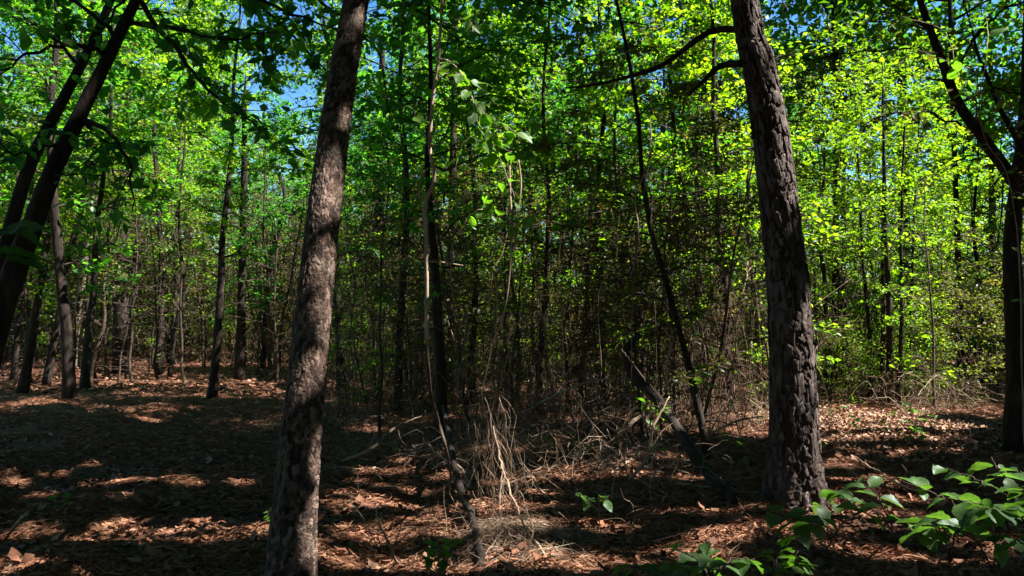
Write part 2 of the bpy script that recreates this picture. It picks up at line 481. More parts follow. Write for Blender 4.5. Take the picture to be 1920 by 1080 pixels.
# ------------------------------------------------------------------ tree builders
def gen_tree(seed, H, r0, cb, R, nl, dens, lf, shape='kite', flat=.5, sides=8, tw=5.5, up=.35):
    """trunk, twigs and crown of one broadleaf tree: leaves sit along twigs on limbs, in layered sprays"""
    rng = np.random.default_rng(seed)
    tr, tg, cr = MB(), MB(), MB()
    k = 9
    z = np.linspace(-0.15, H, k)
    wob = np.cumsum(rng.normal(0, .05, (k, 2)), 0) * (H / 7); wob -= wob[0]
    tp = curve(np.column_stack([wob, z]), 22)
    tt = np.linspace(0, 1, 22)
    tr.tube(tp, r0 * (1 - .85 * tt) * (1 + .5 * np.exp(-tt * 30)), sides, wob=.08, rng=rng)
    A, B = [], []
    for n in range(nl):
        f = (cb / H) + (1 - cb / H) * ((n + rng.random()) / nl) * .98
        o = tp[int(f * 21)]
        az = n * 2.4 + rng.normal(0, .5)
        prof = math.sin(math.pi * min(1, .25 + .75 * (1 - (f - cb / H) / (1 - cb / H + 1e-6)))) * .75 + .25
        ln = R * prof * rng.uniform(.6, 1.15)
        e = up * rng.uniform(.3, 1.6) + .5 * (f - .5)
        d = np.array([math.cos(az) * math.cos(e), math.sin(az) * math.cos(e), math.sin(e)])
        c = curve([o, o + d * ln * .5 + [0, 0, .05 * ln], o + d * ln + [0, 0, -.10 * ln * rng.uniform(0, 2)]], 7) + rng.normal(0, .02 * ln, (7, 3)) * np.linspace(0, 1, 7)[:, None]
        tg.tube(c, np.linspace(r0 * .32 * (1.1 - f), .006, 7), 4, cap=False)
        A.append(c[3:-1]); B.append(c[4:])
        m = max(2, int(ln * tw))
        for s in rng.uniform(.2, 1, m):
            p = c[min(5, int(s * 6))] + (c[min(6, int(s * 6) + 1)] - c[min(5, int(s * 6))]) * rng.random()
            a2 = az + rng.choice([-1, 1]) * rng.uniform(.4, 1.3)
            e2 = rng.normal(.08, .28)
            l2 = ln * rng.uniform(.2, .5) * (1.15 - .5 * s) + .12
            d2 = np.array([math.cos(a2) * math.cos(e2), math.sin(a2) * math.cos(e2), math.sin(e2)])
            q = np.array([p, p + d2 * l2 * .55, p + d2 * l2 + [0, 0, -.08 * l2]])
            tg.tube(q, [.006, .004, .002], 3, cap=False)
            A.append(q[:-1]); B.append(q[1:])
    A = np.concatenate(A); B = np.concatenate(B)
    le = np.linalg.norm(B - A, axis=1)
    per = 7                                                   # leaves sit in small bunches with gaps between
    cnt = rng.poisson(le * dens / per)
    idx = np.repeat(np.repeat(np.arange(len(A)), cnt), per)
    t = np.repeat(rng.random(len(idx) // per), per)[:, None]
    off = np.repeat(rng.normal(0, .05, (len(idx) // per, 3)), per, 0)
    ax = unit(B - A)[idx]
    pos = A[idx] * (1 - t) + B[idx] * t + off + rng.normal(0, 1, (len(idx), 3)) * [.075, .075, .075 * flat]
    d = unit(ax * .5 + rng.normal(0, .75, (len(idx), 3)) * [1, 1, .45] + [0, 0, -.15])
    nrm = unit(rng.normal(0, .55, (len(idx), 3)) + [0, 0, 1])
    L = lf * rng.uniform(.45, 1.4, len(idx))
    cr.leaves(pos, d, nrm, L, L * rng.uniform(.5, .72, len(idx)), shape)
    return tr, tg, cr


class Kind:
    def __init__(self, key, mat, bark, **kw):
        tr, tg, cr = gen_tree(**kw)
        self.H = kw['H']
        self.trunk = tr.mesh(key + "_trunk", bark, True)
        self.twigs = tg.mesh(key + "_twigs", M_TWIG)
        self.crown = cr.mesh(key + "_crown", mat)

    def place(self, name, loc, label, cat, group, sc=1.0, rz=0.0, tilt=(0, 0), trunk=True):
        t = thing(name, loc, label, cat, group)
        t.rotation_euler = (tilt[0], tilt[1], rz)
        t.scale = (sc, sc, sc)
        if trunk:
            link("trunk", self.trunk, t)
        link("twigs", self.twigs, t, kind='stuff')
        link("crown", self.crown, t)
        return t


K_TREE = []
for n in range(8):
    mat = M_LEAF[[0, 1, 2, 3, 0, 2, 1, 0][n]]
    K_TREE.append(Kind("understory_%d" % n, mat, M_BARK_DARK, seed=100 + n, H=[8, 9.5, 7, 8.5, 10, 7.5, 9, 8][n], r0=[.075, .09, .06, .08, .1, .065, .085, .07][n],
                       cb=[1.8, 2.6, 1.3, 1.6, 3.0, 1.1, 2.2, 2.0][n], R=[2.1, 2.3, 1.9, 2.2, 2.4, 2.0, 2.1, 2.2][n], nl=[26, 28, 26, 24, 28, 28, 26, 24][n],
                       dens=30, lf=[.11, .118, .10, .10, .13, .095, .12, .122][n]))
K_SAP = []
for n in range(5):
    mat = M_LEAF[[3, 0, 2, 3, 1][n]]
    K_SAP.append(Kind("sapling_%d" % n, mat, M_TWIG, seed=200 + n, H=[3.8, 4.6, 3.2, 5.2, 4.2][n], r0=[.022, .028, .02, .032, .026][n], cb=.35, R=[.6, .7, .8, .7, .75][n],
                      nl=[20, 22, 18, 24, 22][n], dens=12, lf=.075, sides=5, tw=6, up=.6))
K_SHRUB = []
for n in range(3):
    K_SHRUB.append(Kind("shrub_%d" % n, M_LEAF[[2, 1, 3][n]], M_TWIG, seed=300 + n, H=[1.9, 1.6, 2.2][n], r0=.02, cb=.12, R=[1.0, .9, 1.1][n], nl=26, dens=34, lf=[.06, .075, .06][n], sides=5, tw=8, up=.7))


K_THICK = []
for n in range(6):
    K_THICK.append(Kind("thicket_shrub_%d" % n, M_LEAF[[3, 0, 4, 2, 4, 3][n]], M_TWIG, seed=330 + n, H=[3.4, 2.8, 4.2, 3.2, 3.0, 4.6][n], r0=.025, cb=.2, R=[1.2, 1.1, 1.3, 1.2, 1.3, 1.1][n], nl=30, dens=24, lf=[.07, .08, .06, .075, .055, .06][n], sides=5, tw=7, up=.5))


def bramble_mesh(seed, n, R, H, name, mat=M_DRY, rad=(.0025, .006), leafy=None):
    """crossing, drooping and standing bare stems with side twigs"""
    rng = np.random.default_rng(seed); m = MB()
    for k in range(n):
        a = rng.normal(0, R * .5, 2); ang = rng.uniform(0, 6.28); ln = rng.uniform(.2, 1.2) * R
        b = a + ln * np.array([math.cos(ang), math.sin(ang)])
        h = rng.uniform(.1, 1.0) * H
        kind = rng.random()
        if kind < .35:
            pts = [(*a, 0), (*(a * .7 + b * .3 + rng.normal(0, .08, 2)), h * .75), (*(a * .4 + b * .6 + rng.normal(0, .1, 2)), h), (*b, h * rng.uniform(.1, .8))]
        elif kind < .55:
            pts = [(*a, 0), (*(a + rng.normal(0, .08, 2)), h * .5), (*(a + rng.normal(0, .16, 2)), h * 1.0), (*(a + rng.normal(0, .25, 2)), h * 1.4)]
        else:
            z0 = rng.uniform(.05, 1) * H
            pts = [(*a, z0), (*((a + b) / 2 + rng.normal(0, .1, 2)), z0 + rng.normal(0, .16) * H), (*b, z0 + rng.normal(-.05, .25) * H), (*(b + rng.normal(0, .2, 2)), z0 - rng.uniform(0, .4) * H)]
        c = curve(pts, 10) + rng.normal(0, .018, (10, 3))
        m.tube(c, np.linspace(rng.uniform(*rad), .0012, 10), 3, cap=False)
        for q in range(rng.integers(1, 5)):
            j = rng.integers(2, 9); d = unit(rng.normal(0, 1, 3) * [1, 1, .7]); l = rng.uniform(.06, .3)
            m.tube([c[j], c[j] + d * l * .5 + rng.normal(0, .02, 3), c[j] + d * l + rng.normal(0, .03, 3)], [.0022, .0016, .0009], 3, cap=False)
    return m.mesh(name, mat)


BRAMBLE = [bramble_mesh(40 + k, 60, 1.0, .75, "bramble_stems_%d" % k) for k in range(4)]
BRAMBLE_TALL = [bramble_mesh(60 + k, 70, 1.1, 2.5, "hanging_stems_%d" % k, [M_BROWNSTEM, M_BROWNSTEM, M_TWIG, M_BROWNSTEM][k], (.003, .008)) for k in range(4)]

# ------------------------------------------------------------------ the two big trunks in front
def cell_bark(theta, s, ncol, cell_h, seed, gap=.22):
    """plates of bark: height 0..1 and a random number per plate; theta in turns, s in metres"""
    u = theta * ncol; w = s / cell_h
    iu = np.floor(u).astype(np.int64); iw = np.floor(w).astype(np.int64)
    f1 = np.full(u.shape, 9.0); f2 = np.full(u.shape, 9.0); rid = np.zeros(u.shape)
    for du in (-1, 0, 1):
        for dw in (-1, 0, 1):
            cu = iu + du; cw = iw + dw; k = np.mod(cu, ncol)
            ox = hash2(k, cw, seed); oy = hash2(k, cw, seed + 7)
            dd = np.hypot(cu + .1 + .8 * ox - u, (cw + .1 + .8 * oy - w) * 1.0)
            rr = hash2(k, cw, seed + 13)
            nearer = dd < f1
            f2 = np.where(nearer, f1, np.minimum(f2, dd)); rid = np.where(nearer, rr, rid); f1 = np.where(nearer, dd, f1)
    return np.clip((f2 - f1) / gap, 0, 1), rid


def bark_trunk(path, rad, nring, nside, ncol, cell_h, depth, seed, flare=None, gap=.22):
    c = curve(path, nring)
    seg = np.linalg.norm(np.diff(c, axis=0), axis=1); s = np.concatenate([[0], np.cumsum(seg)])
    r = np.interp(np.linspace(0, 1, nring), np.linspace(0, 1, len(rad)), rad)
    t = unit(np.gradient(c, axis=0)); a = unit(np.cross(t, np.array([0, 1.0, 0]))); b = np.cross(t, a)
    th = np.arange(nside) / nside
    TH, SS = np.meshgrid(th, s)
    wj = .9 * vnoise(TH * 9, SS * 5, seed + 3) + .8 * vnoise(TH * 45, SS * 22, seed + 4)
    h, rid = cell_bark(TH + (.02 * vnoise(TH * 14, SS * 14, seed) + .022 * vnoise(TH * 50, SS * 40, seed + 2)) * 30 / ncol, SS + cell_h * wj, ncol, cell_h, seed, gap)
    h = h * (.35 + .65 * rid) + .30 * vnoise(TH * 160, SS * 90, seed + 5)
    rr = r[:, None] + depth * (h - .6) + .05 * r[:, None] * vnoise(TH * 5, SS * .9, seed + 9)
    if flare:
        rr = rr * (1 + flare[0] * np.exp(-SS / flare[1]) * (1 + .5 * np.cos(2 * math.pi * TH * 5 + 1)))
    v = c[:, None] + rr[..., None] * (np.cos(2 * math.pi * TH)[..., None] * a[:, None] + np.sin(2 * math.pi * TH)[..., None] * b[:, None])
    m = MB()
    i = np.arange(nring - 1)[:, None] * nside; j = np.arange(nside)[None]; k = (j + 1) % nside
    m.add(v.reshape(-1, 3), np.stack([i + j, i + k, i + nside + k, i + nside + j], -1).reshape(-1, 4))
    m.attr = rid.ravel()
    return m, c, r, a, b, s


def crown_clumps(m, centers, n, rad, L, rng, carve=True, shape='kite'):
    cen = np.repeat(np.asarray(centers), n, 0)
    pos = cen + rng.normal(0, rad * .55, cen.shape) * [1, 1, .6]
    if carve:
        keep = ~in_gap(pos, .3, rng)
        pos = pos[keep]
    k = len(pos)
    l = L * rng.uniform(.6, 1.3, k)
    m.leaves(pos, unit(rng.normal(0, 1, (k, 3))), unit(rng.normal(0, .6, (k, 3)) + [0, 0, 1]), l, l * rng.uniform(.45, .65, k), shape)


def crown_on_limbs(tree, base, zlo, zhi, R, nl, rng, carve=True, n=55, L=.24):
    """limbs and leaf clumps of a tall crown round the point base (x, y)"""
    cm, tm = MB(), MB()
    cs = []
    for k in range(nl):
        f = (k + rng.random()) / nl
        z = zlo + (zhi - zlo) * f
        az = k * 2.4 + rng.normal(0, .4); ln = R * (1 - .65 * f) * rng.uniform(.6, 1.15)
        o = np.array([base[0], base[1], z]); e = o + np.array([math.cos(az) * ln, math.sin(az) * ln, .25 * ln])
        lc = curve([o, (o + e) / 2 + [0, 0, .08 * ln], e], 14)
        tm.tube(lc, np.linspace(.035 * (1.2 - f), .008, len(lc)), 4, cap=False)
        for q in range(max(2, int(ln * 1.6))):
            t = rng.uniform(.3, 1.05)
            cs.append(o * (1 - t) + e * t + rng.normal(0, .3, 3))
    cs = np.array(cs)
    if carve:
        cs = cs.reshape(-1, 3)
    if len(cs):
        crown_clumps(cm, cs - tree, n, .75, L, rng, False) if not carve else crown_world(cm, cs, tree, n, .75, L, rng)
    for a in tm.v:
        a -= np.asarray(tree, np.float32)
    return cm, tm


def crown_world(m, cs, tree, n, rad, L, rng):
    cen = np.repeat(cs, n, 0)
    pos = cen + rng.normal(0, rad * .55, cen.shape) * [1, 1, .6]
    k = len(pos); l = L * rng.uniform(.6, 1.3, k); d = unit(rng.normal(0, 1, (k, 3)))
    ok = ~in_gap(pos + d * l[:, None] / 2, .3, rng, l * .4)
    pos, l, d = pos[ok], l[ok], d[ok]; k = len(pos)
    m.leaves(pos - tree, d, unit(rng.normal(0, .6, (k, 3)) + [0, 0, 1]), l, l * rng.uniform(.45, .65, k), 'kite')


# left trunk, small scaly plates, leaning to the right
rng = np.random.default_rng(1)
basA = P(541, 1240, 3.55); basA[2] = float(gz(basA[0], basA[1])) - .05
pA = [basA, P(549, 1000, 3.6), P(560, 860, 3.65), P(576, 700, 3.75), P(590, 560, 3.85), P(608, 400, 4.0), P(627, 250, 4.2), P(645, 130, 4.4), P(668, 0, 4.65)]
top = pA[-1]; dA = unit(pA[-1] - pA[-3])
pA += [top + dA * 1.6, top + dA * 4.2 + [0, 0, .8], top + dA * 7 + [0, 0, 2]]
rA = [.122, .108, .100, .092, .089, .087, .083, .080, .077, .070, .05, .03]
treeA = thing("scaly_barked_tree", basA, "nearest tall tree, leaning right, with small flaky grey brown bark splashed with sun", "tree")
m, *_ = bark_trunk([p - basA for p in pA], rA, 1100, 150, 34, .034, .0085, 21, (.12, .25), .15)
m.build("trunk", M_BARK_SCALY, treeA, True)
cm, tm = crown_on_limbs(basA, pA[-2], 7.0, 12, 2.6, 16, rng)
wA = curve(pA[:10], 60)
low = []  # leaf clumps added above the view to dapple the left trunk with shade
for k in range(170):
    q = wA[rng.integers(2, 58)]
    low.append(q + S * rng.uniform(3.4 + max(0, (q[2] - 1.6) * .2), 6.2) + rng.normal(0, .28, 3))
low = np.array(low)
low = low[low[:, 2] > 1.75 + .43 * low[:, 1] + .35]
crown_world(cm, low, basA, 34, .42, .13, rng)
for q in low[::6]:
    o_ = pA[9] + (pA[10] - pA[9]) * rng.random()
    lc = curve([o_, (o_ + q) / 2 + [0, 0, .4], q], 12)
    if not in_gap(lc, 0, rng, .04).any():
        tm.tube(lc - basA, np.linspace(.022, .004, 12), 4, cap=False)
tm.build("branch", M_BARK_DARK, treeA, kind='stuff'); cm.build("crown", M_CANOPY, treeA)

# right trunk, a pine with big plates
basB = G(1489, 930); dB = basB[1]
basB[2] -= .08
pB = [basB, P(1488, 800, dB), P(1484, 650, dB), P(1476, 520, dB + .05), P(1462, 400, dB + .1), P(1446, 260, dB + .15), P(1424, 130, dB + .2), P(1396, 0, dB + .25)]
sB = dB / F_PX
dirB = unit(pB[-1] - pB[-3])
pB += [pB[-1] + dirB * 2.5 + [.2, 0, 0], pB[-1] + dirB * 6 + [.8, 0, 0], pB[-1] + dirB * 10 + [1.6, 0, 0]]
rB = [44 * sB, 39.5 * sB, 37.5 * sB, 35 * sB, 32.5 * sB, 31.5 * sB, 28.5 * sB, 24 * sB, 22 * sB, 16 * sB, 8 * sB]
treeB = thing("plated_pine_tree", basB, "stout dark pine trunk with large flaking bark plates, its right edge sunlit", "tree")
m, cB, rrB, aB, bB, ssB = bark_trunk([p - basB for p in pB], rB, 900, 120, 15, .15, .022, 33, (.42, .26), .25)
m.build("trunk", M_BARK_PINE, treeB, True)
# bark plates: thin slabs that stand proud of the trunk, each its own piece
rng = np.random.default_rng(5)
plates = []
zlen = float(np.interp(6.0, cB[:, 2], ssB))
row_h = .085
for row in range(int(zlen / row_h)):
    ncol = 17
    for c_ in range(ncol):
        if rng.random() < .10:
            continue
        th = (c_ + .5 * (row % 2) + rng.uniform(-.3, .3)) / ncol
        s0 = (row + rng.uniform(.2, .8)) * row_h
        plates.append((th % 1.0, s0))


def plate_geo(m, th0, s0, rng, origin=None):
    hw = rng.uniform(.010, .032); hh = rng.uniform(.025, .095); lift = rng.uniform(.004, .017)
    k = 10
    ang = np.arange(k) / k * 2 * math.pi + rng.uniform(0, .6)
    prof = 1 + rng.uniform(-.6, .35, k)
    du = np.sign(np.cos(ang)) * np.abs(np.cos(ang)) ** .8 * hw * prof; ds = np.sign(np.sin(ang)) * np.abs(np.sin(ang)) ** .8 * hh * prof
    fl = 1 + .42 * np.exp(-s0 / .26)

    def at(u, s, off):
        s = np.clip(s, 0, ssB[-1] - .01)
        i = np.interp(s, ssB, np.arange(len(ssB))); i0 = i.astype(int)
        c = cB[i0]; r = (rrB[i0] * fl + off); th = 2 * math.pi * th0 + u / rrB[i0]
        return c + r[:, None] * (np.cos(th)[:, None] * aB[i0] + np.sin(th)[:, None] * bB[i0])
    z = np.zeros(k)
    base = at(du * 1.05, s0 + ds * 1.03, z - .012)
    rim = at(du, s0 + ds, z + lift * rng.uniform(.85, 1.1, k))
    inner = at(du * .7, s0 + ds * .75, z + lift + .003 * rng.uniform(-1, 1, k))
    mid = at(np.zeros(1), np.array([s0]), np.zeros(1) + lift + .003)
    v = np.vstack([base, rim, inner, mid])
    if origin is not None:
        v = v - origin
    j = np.arange(k); n_ = (j + 1) % k
    m.add(v, np.stack([j, n_, k + n_, k + j], -1))
    o = m.n - len(v)
    m.f.append((np.stack([k + j, k + n_, 2 * k + n_, 2 * k + j], -1) + o).ravel()); m.s.append(np.full(k, 4))
    m.f.append((np.stack([2 * k + j, 2 * k + n_, np.full(k, 3 * k)], -1) + o).ravel()); m.s.append(np.full(k, 3))


def plate_facing(th, s):
    i0 = int(np.interp(s, ssB, np.arange(len(ssB))))
    nrm = math.cos(2 * math.pi * th) * aB[i0] + math.sin(2 * math.pi * th) * bB[i0]
    p = cB[i0] + basB + nrm * rrB[i0]
    return float(nrm @ unit(np.array([0, 0, CAM_H]) - p)), p[2]


sc_pl = sorted(plates, key=lambda q: -(plate_facing(*q)[0] if plate_facing(*q)[1] < 4.4 else -2))
for th, s0 in sc_pl[:300]:
    m = MB(); plate_geo(m, th, s0, rng); m.build("bark_plate", M_PLATE, treeB)
m = MB()
for th, s0 in sc_pl[300:]:
    plate_geo(m, th, s0, rng)
m.build("bark_plate", M_PLATE, treeB, kind='stuff')
rng = np.random.default_rng(6)
for pts, r0 in [([(1392, 118, dB + .2), (1350, 125, dB + .3), (1315, 155, dB + .3), (1290, 180, dB + .4)], .035), ([(1400, 55, dB + .2), (1330, 60, dB + .4), (1245, 120, dB + .5), (1185, 142, dB + .6), (1110, 160, dB + .7), (1060, 165, dB + .8)], .032)]:
    m = MB(); c = curve([P(*q) for q in pts], 16) - basB
    m.tube(c, np.linspace(r0, .008, 16), 7, wob=.1, rng=rng)
    m.build("branch", M_BARK_DARK, treeB, True)
cm, tm = crown_on_limbs(basB, pB[-2], 8.0, 15, 3.2, 20, rng)
tm.build("branch", M_BARK_DARK, treeB, kind='stuff'); cm.build("crown", M_CANOPY, treeB)

# ------------------------------------------------------------------ trees with trunks one can tell apart
def limb_with_leaves(wood, leafm, c, r0, rng, leaf=.1, dens=9, tw=5, sides=5, spread=.35):
    """a curved limb with side twigs and leaves, into two collectors"""
    n = len(c)
    wood.tube(c, np.linspace(r0, .005, n), sides, cap=False, wob=.08, rng=rng)
    ln = np.linalg.norm(np.diff(c, axis=0), axis=1).sum()
    A, B = [], []
    for k in range(max(3, int(ln * tw))):
        j = rng.integers(max(1, n // 4), n - 1)
        p = c[j]; ax = unit(c[j] - c[j - 1])
        d = unit(ax * .6 + rng.normal(0, .7, 3) * [1, 1, .6]); l = rng.uniform(.4, 1.1) * spread * 2
        q = curve([p, p + d * l * .5 + rng.normal(0, .03, 3), p + d * l + [0, 0, -.1 * l]], 5)
        wood.tube(q, np.linspace(.006, .002, 5), 3, cap=False)
        A.append(q[:-1]); B.append(q[1:])
    A = np.concatenate(A); B = np.concatenate(B)
    le = np.linalg.norm(B - A, axis=1); cnt = rng.poisson(le * dens); i = np.repeat(np.arange(len(A)), cnt)
    t = rng.random(len(i))[:, None]
    pos = A[i] * (1 - t) + B[i] * t + rng.normal(0, .04, (len(i), 3))
    L = leaf * rng.uniform(.6, 1.25, len(i))
    leafm.leaves(pos, unit(unit(B - A)[i] * .4 + rng.normal(0, .7, (len(i), 3)) * [1, 1, .5] + [0, 0, -.2]), unit(rng.normal(0, .5, (len(i), 3)) + [0, 0, 1]), L, L * rng.uniform(.55, .8, len(i)), 'ovate')


def leaning_tree(name, pts, widths, label, limbs, leaf=.1, dens=9, mat=None, bark=M_BARK_DARK, seed=0, tw=5, spread=.35, sides=12):
    """pts: (px, py, depth) from the base up; limbs: (list of points, base radius)"""
    rng = np.random.default_rng(seed)
    W = [P(*q) if len(q) == 3 else np.array(G(q[0], q[1])) for q in pts]
    base = W[0].copy(); g = float(gz(base[0], base[1]))
    if base[2] > g - .02:
        base[2] = g - .05
        W[0] = base
    t = thing(name, base, label, "tree")
    c = curve(W, 40) - base
    r = np.interp(np.linspace(0, 1, 40), np.linspace(0, 1, len(widths)), [w / 2 * (W[min(i, len(W) - 1)][1]) / F_PX for i, w in enumerate(widths)])
    m = MB(); m.tube(c, r, sides, wob=.06, rng=rng); m.build("trunk", bark, t, True)
    cr = MB()
    for lp, r0 in limbs:
        w = MB(); lc = curve([P(*q) for q in lp], 14)
        lc = lc + rng.normal(0, .012, lc.shape)
        limb_with_leaves(w, cr, lc - base, r0, rng, leaf, dens, tw, spread=spread)
        w.build("branch", bark, t)
    if cr.v:
        cr.build("crown", mat or M_LEAF[0], t)
    return t, base, cr


# left edge: two dark trunks leaning right under a low dark roof of leaves
leaning_tree("leaning_tree", [(-85, 800, 6), (-20, 660, 6), (30, 500, 6), (62, 420, 6), (95, 330, 6.05), (140, 235, 6.1), (192, 130, 6.2), (245, 20, 6.3), (310, -110, 6.5)],
             [50, 47, 42, 37, 32, 28, 24, 20, 14], "thick dark trunk leaning right at the left edge under shaded leaves",
             [([(150, 225, 6.1), (190, 240, 6.0), (225, 275, 5.9), (245, 330, 5.8), (247, 400, 5.8)], .026),
              ([(160, 230, 6.1), (200, 265, 6.2), (235, 310, 6.2)], .02),
              ([(262, -10, 6.3), (300, 60, 6.2), (360, 130, 6.1), (430, 200, 6.1), (490, 250, 6.0)], .028),
              ([(232, 45, 6.3), (320, 52, 6.2), (420, 70, 6.0), (520, 60, 5.8)], .024),
              ([(300, -80, 6.4), (420, -30, 6.2), (540, 20, 6.0), (640, 60, 6.0)], .03),
              ([(205, 100, 6.2), (140, 85, 6.0), (60, 100, 5.6), (-20, 150, 5.4)], .024),
              ([(120, 270, 6.1), (60, 280, 5.8), (-30, 300, 5.5)], .02),
              ([(220, 75, 6.2), (170, 20, 6.1), (100, -20, 6.0), (20, -40, 5.9)], .024),
              ([(285, -50, 6.4), (380, -90, 6.3), (480, -60, 6.2), (580, -50, 6.4), (700, -20, 6.6)], .03),
              ([(330, -90, 6.4), (450, -20, 7.0), (560, 80, 7.2), (640, 170, 7.4)], .024),
              ([(420, -95, 6.6), (650, -50, 7.5), (800, 30, 8.0), (900, 110, 8.2)], .03),
              ([(300, -70, 6.4), (250, -20, 6.6), (200, 40, 6.9), (180, 110, 7.0)], .02),
              ([(480, -95, 7), (560, -30, 7.5), (700, 90, 8.2), (730, 210, 8.4)], .02),
              ([(600, -80, 7.4), (760, -40, 7.6), (980, 0, 7.8), (1120, 60, 8.0)], .024),
              ([(96, 335, 6.05), (115, 328, 5.9), (145, 325, 5.8)], .012)],
             .115, 15, M_LEAF[1], seed=31, tw=7, spread=.36)
leaning_tree("leaning_tree", [(-60, 760, 7.4), (-10, 560, 7.4), (22, 420, 7.4), (58, 305, 7.5), (108, 205, 7.6), (150, 125, 7.7), (200, 20, 7.8), (240, -80, 8)],
             [28, 27, 25, 23, 20, 17, 14, 10], "slimmer dark trunk leaning right just behind the thick one at the left edge",
             [([(60, 300, 7.5), (20, 250, 7.3), (-40, 220, 7.2)], .018), ([(150, 125, 7.7), (90, 60, 7.5), (20, 30, 7.4)], .02), ([(190, 40, 7.8), (260, 20, 8), (340, 30, 8.2)], .02)],
             .11, 12, M_LEAF[1], seed=32, tw=5, spread=.4)
# right edge
leaning_tree("forked_tree", [(2060, 900, 7.2), (2030, 640, 7.2), (1985, 470, 7.2), (1920, 365, 7.25), (1850, 268, 7.3), (1795, 190, 7.35), (1765, 110, 7.4), (1738, 40, 7.5), (1705, -60, 7.6)],
             [40, 36, 30, 24, 21, 18, 16, 13, 9], "thin dark forked tree leaning in from the right edge, limbs reaching up left",
             [([(2010, 520, 7.2), (1965, 390, 7.2), (1920, 288, 7.2), (1862, 170, 7.25), (1825, 80, 7.3), (1795, -40, 7.4)], .045),
              ([(1800, 235, 7.3), (1770, 225, 7.1), (1730, 205, 7.0), (1690, 210, 6.9), (1640, 225, 6.8)], .013),
              ([(1760, 100, 7.4), (1700, 90, 7.2), (1620, 95, 7.0), (1540, 110, 7.0)], .014),
              ([(1745, 55, 7.5), (1690, 20, 7.3), (1620, -10, 7.1)], .014),
              ([(1850, 160, 7.2), (1900, 175, 7.0), (1960, 180, 6.8)], .014),
              ([(1870, 300, 7.2), (1830, 290, 7.0), (1780, 310, 6.8)], .012),
              ([(1925, 300, 7.2), (1880, 330, 7.0), (1850, 380, 6.9)], .012),
              ([(1820, 75, 7.3), (1880, 20, 7.2), (1950, -10, 7.1)], .016)],
             .075, 15, M_LEAF[3], seed=33, tw=7, spread=.32)


def mid_tree(name, base_px, pts, widths, label, kind, group=None, crown_sc=1.0, top_h=8.0, bark=M_BARK_DARK, crown=True, seed=0, snag=False, fork=None, cat="tree", base_depth=None):
    """a slim tree further in: pixel path of its visible trunk, then on up into a leafy crown"""
    rng = np.random.default_rng(1000 + seed)
    b = G(*base_px) if base_depth is None else P(*base_px, base_depth)
    if base_depth is not None:
        b[2] = float(gz(b[0], b[1]))
    d = b[1]; b[2] -= .05
    W = [b] + [P(x, y, d) for x, y in pts]
    wd = list(widths)
    if name != "broken_snag" and W[-1][2] < top_h:
        dirn = unit(W[-1] - W[0]); ext = (top_h - W[-1][2]) / max(dirn[2], .4)
        W.append(W[-1] + dirn * ext * .5); W.append(W[-1] + dirn * ext * .5); wd += [wd[-1] * .7, wd[-1] * .12]
    t = thing(name, b, label, cat, group)
    c = curve(W, 36) - b
    c = c + np.cumsum(rng.normal(0, .006, c.shape), 0) * np.linspace(0, 1, 36)[:, None] * [1, 1, 0]
    m = MB()
    m.tube(c, np.interp(np.linspace(0, 1, 36), np.linspace(0, 1, len(wd)), [w / 2 * d / F_PX for w in wd]) * (1 + .35 * np.exp(-np.arange(36) / 1.5)), 10, wob=.1, rng=rng)
    for q in range(int(rng.integers(4, 10))):
        j = rng.integers(4, 30); dv = unit(np.array([rng.normal(), rng.normal() * .6, rng.uniform(-.2, .6)])); l_ = rng.uniform(.1, .8)
        sc_ = np.array([c[j], c[j] + dv * l_ * .5 + rng.normal(0, .03, 3), c[j] + dv * l_ + rng.normal(0, .08, 3) - [0, 0, .12 * l_]])
        m.tube(curve(sc_, 6), np.linspace(.012, .003, 6), 4, cap=False)
    m.build("trunk", bark, t, True)
    for fp, r0 in (fork or []):
        w = MB(); w.tube(curve([P(x, y, d) for x, y in fp], 12) - b + rng.normal(0, .015, (12, 3)), np.linspace(r0 * d / F_PX / 2, .006, 12), 6, wob=.1, rng=rng)
        w.build("branch", bark, t, True)
    if crown and kind is not None:
        K = kind
        sc = top_h / K.H * crown_sc
        q = Vector(c[-1] - c[0]).to_track_quat('Z', 'Y')
        for nm, me, kd in (("twigs", K.twigs, 'stuff'), ("crown", K.crown, None)):
            o = link(nm, me, t, kind=kd); o.rotation_mode = 'QUATERNION'; o.rotation_quaternion = q; o.scale = (sc * .9, sc * .9, sc)
    return t


KT = K_TREE
mid_tree("slim_tree", (42, 738), [(75, 540), (96, 395), (120, 250)], [17, 14, 12, 10], "slim dark trunk rising beside the thick leaning trunk at the far left", KT[0], seed=1)
mid_tree("slim_tree", (85, 722), [(112, 590), (132, 480), (155, 380), (170, 260)], [14, 13, 12, 10, 8], "thin dark trunk leaning right beside the pale sunlit trunk", KT[3], seed=2)
mid_tree("pale_tree", (137, 690), [(148, 590), (163, 480), (172, 420), (180, 250)], [20, 17, 17, 14, 10], "pale trunk catching the sun in the left thicket", KT[4], bark=M_BARK_PALE, seed=3)
mid_tree("thin_tree", (25, 715), [(35, 600), (50, 450)], [12, 9, 8], "short thin dark trunk at the far left, first in the row before the sunlit litter", KT[5], seed=4)
mid_tree("thin_tree", (299, 702), [(302, 590), (303, 480), (297, 400), (290, 250)], [12, 11, 10, 9, 8], "upright dark thin trunk before the sunlit litter strip on the left", KT[2], seed=5)
mid_tree("thin_tree", (242, 700), [(243, 620), (246, 540), (260, 400)], [7, 6, 6, 5], "very thin straight stem between the pale trunk and the upright dark thin trunk", None, crown=False, snag=True, seed=6)
mid_tree("thin_tree", (318, 705), [(330, 610), (345, 540), (335, 420)], [7, 7, 6, 5], "crooked thin stem just right of the upright dark thin trunk", None, crown=False, snag=True, seed=7)
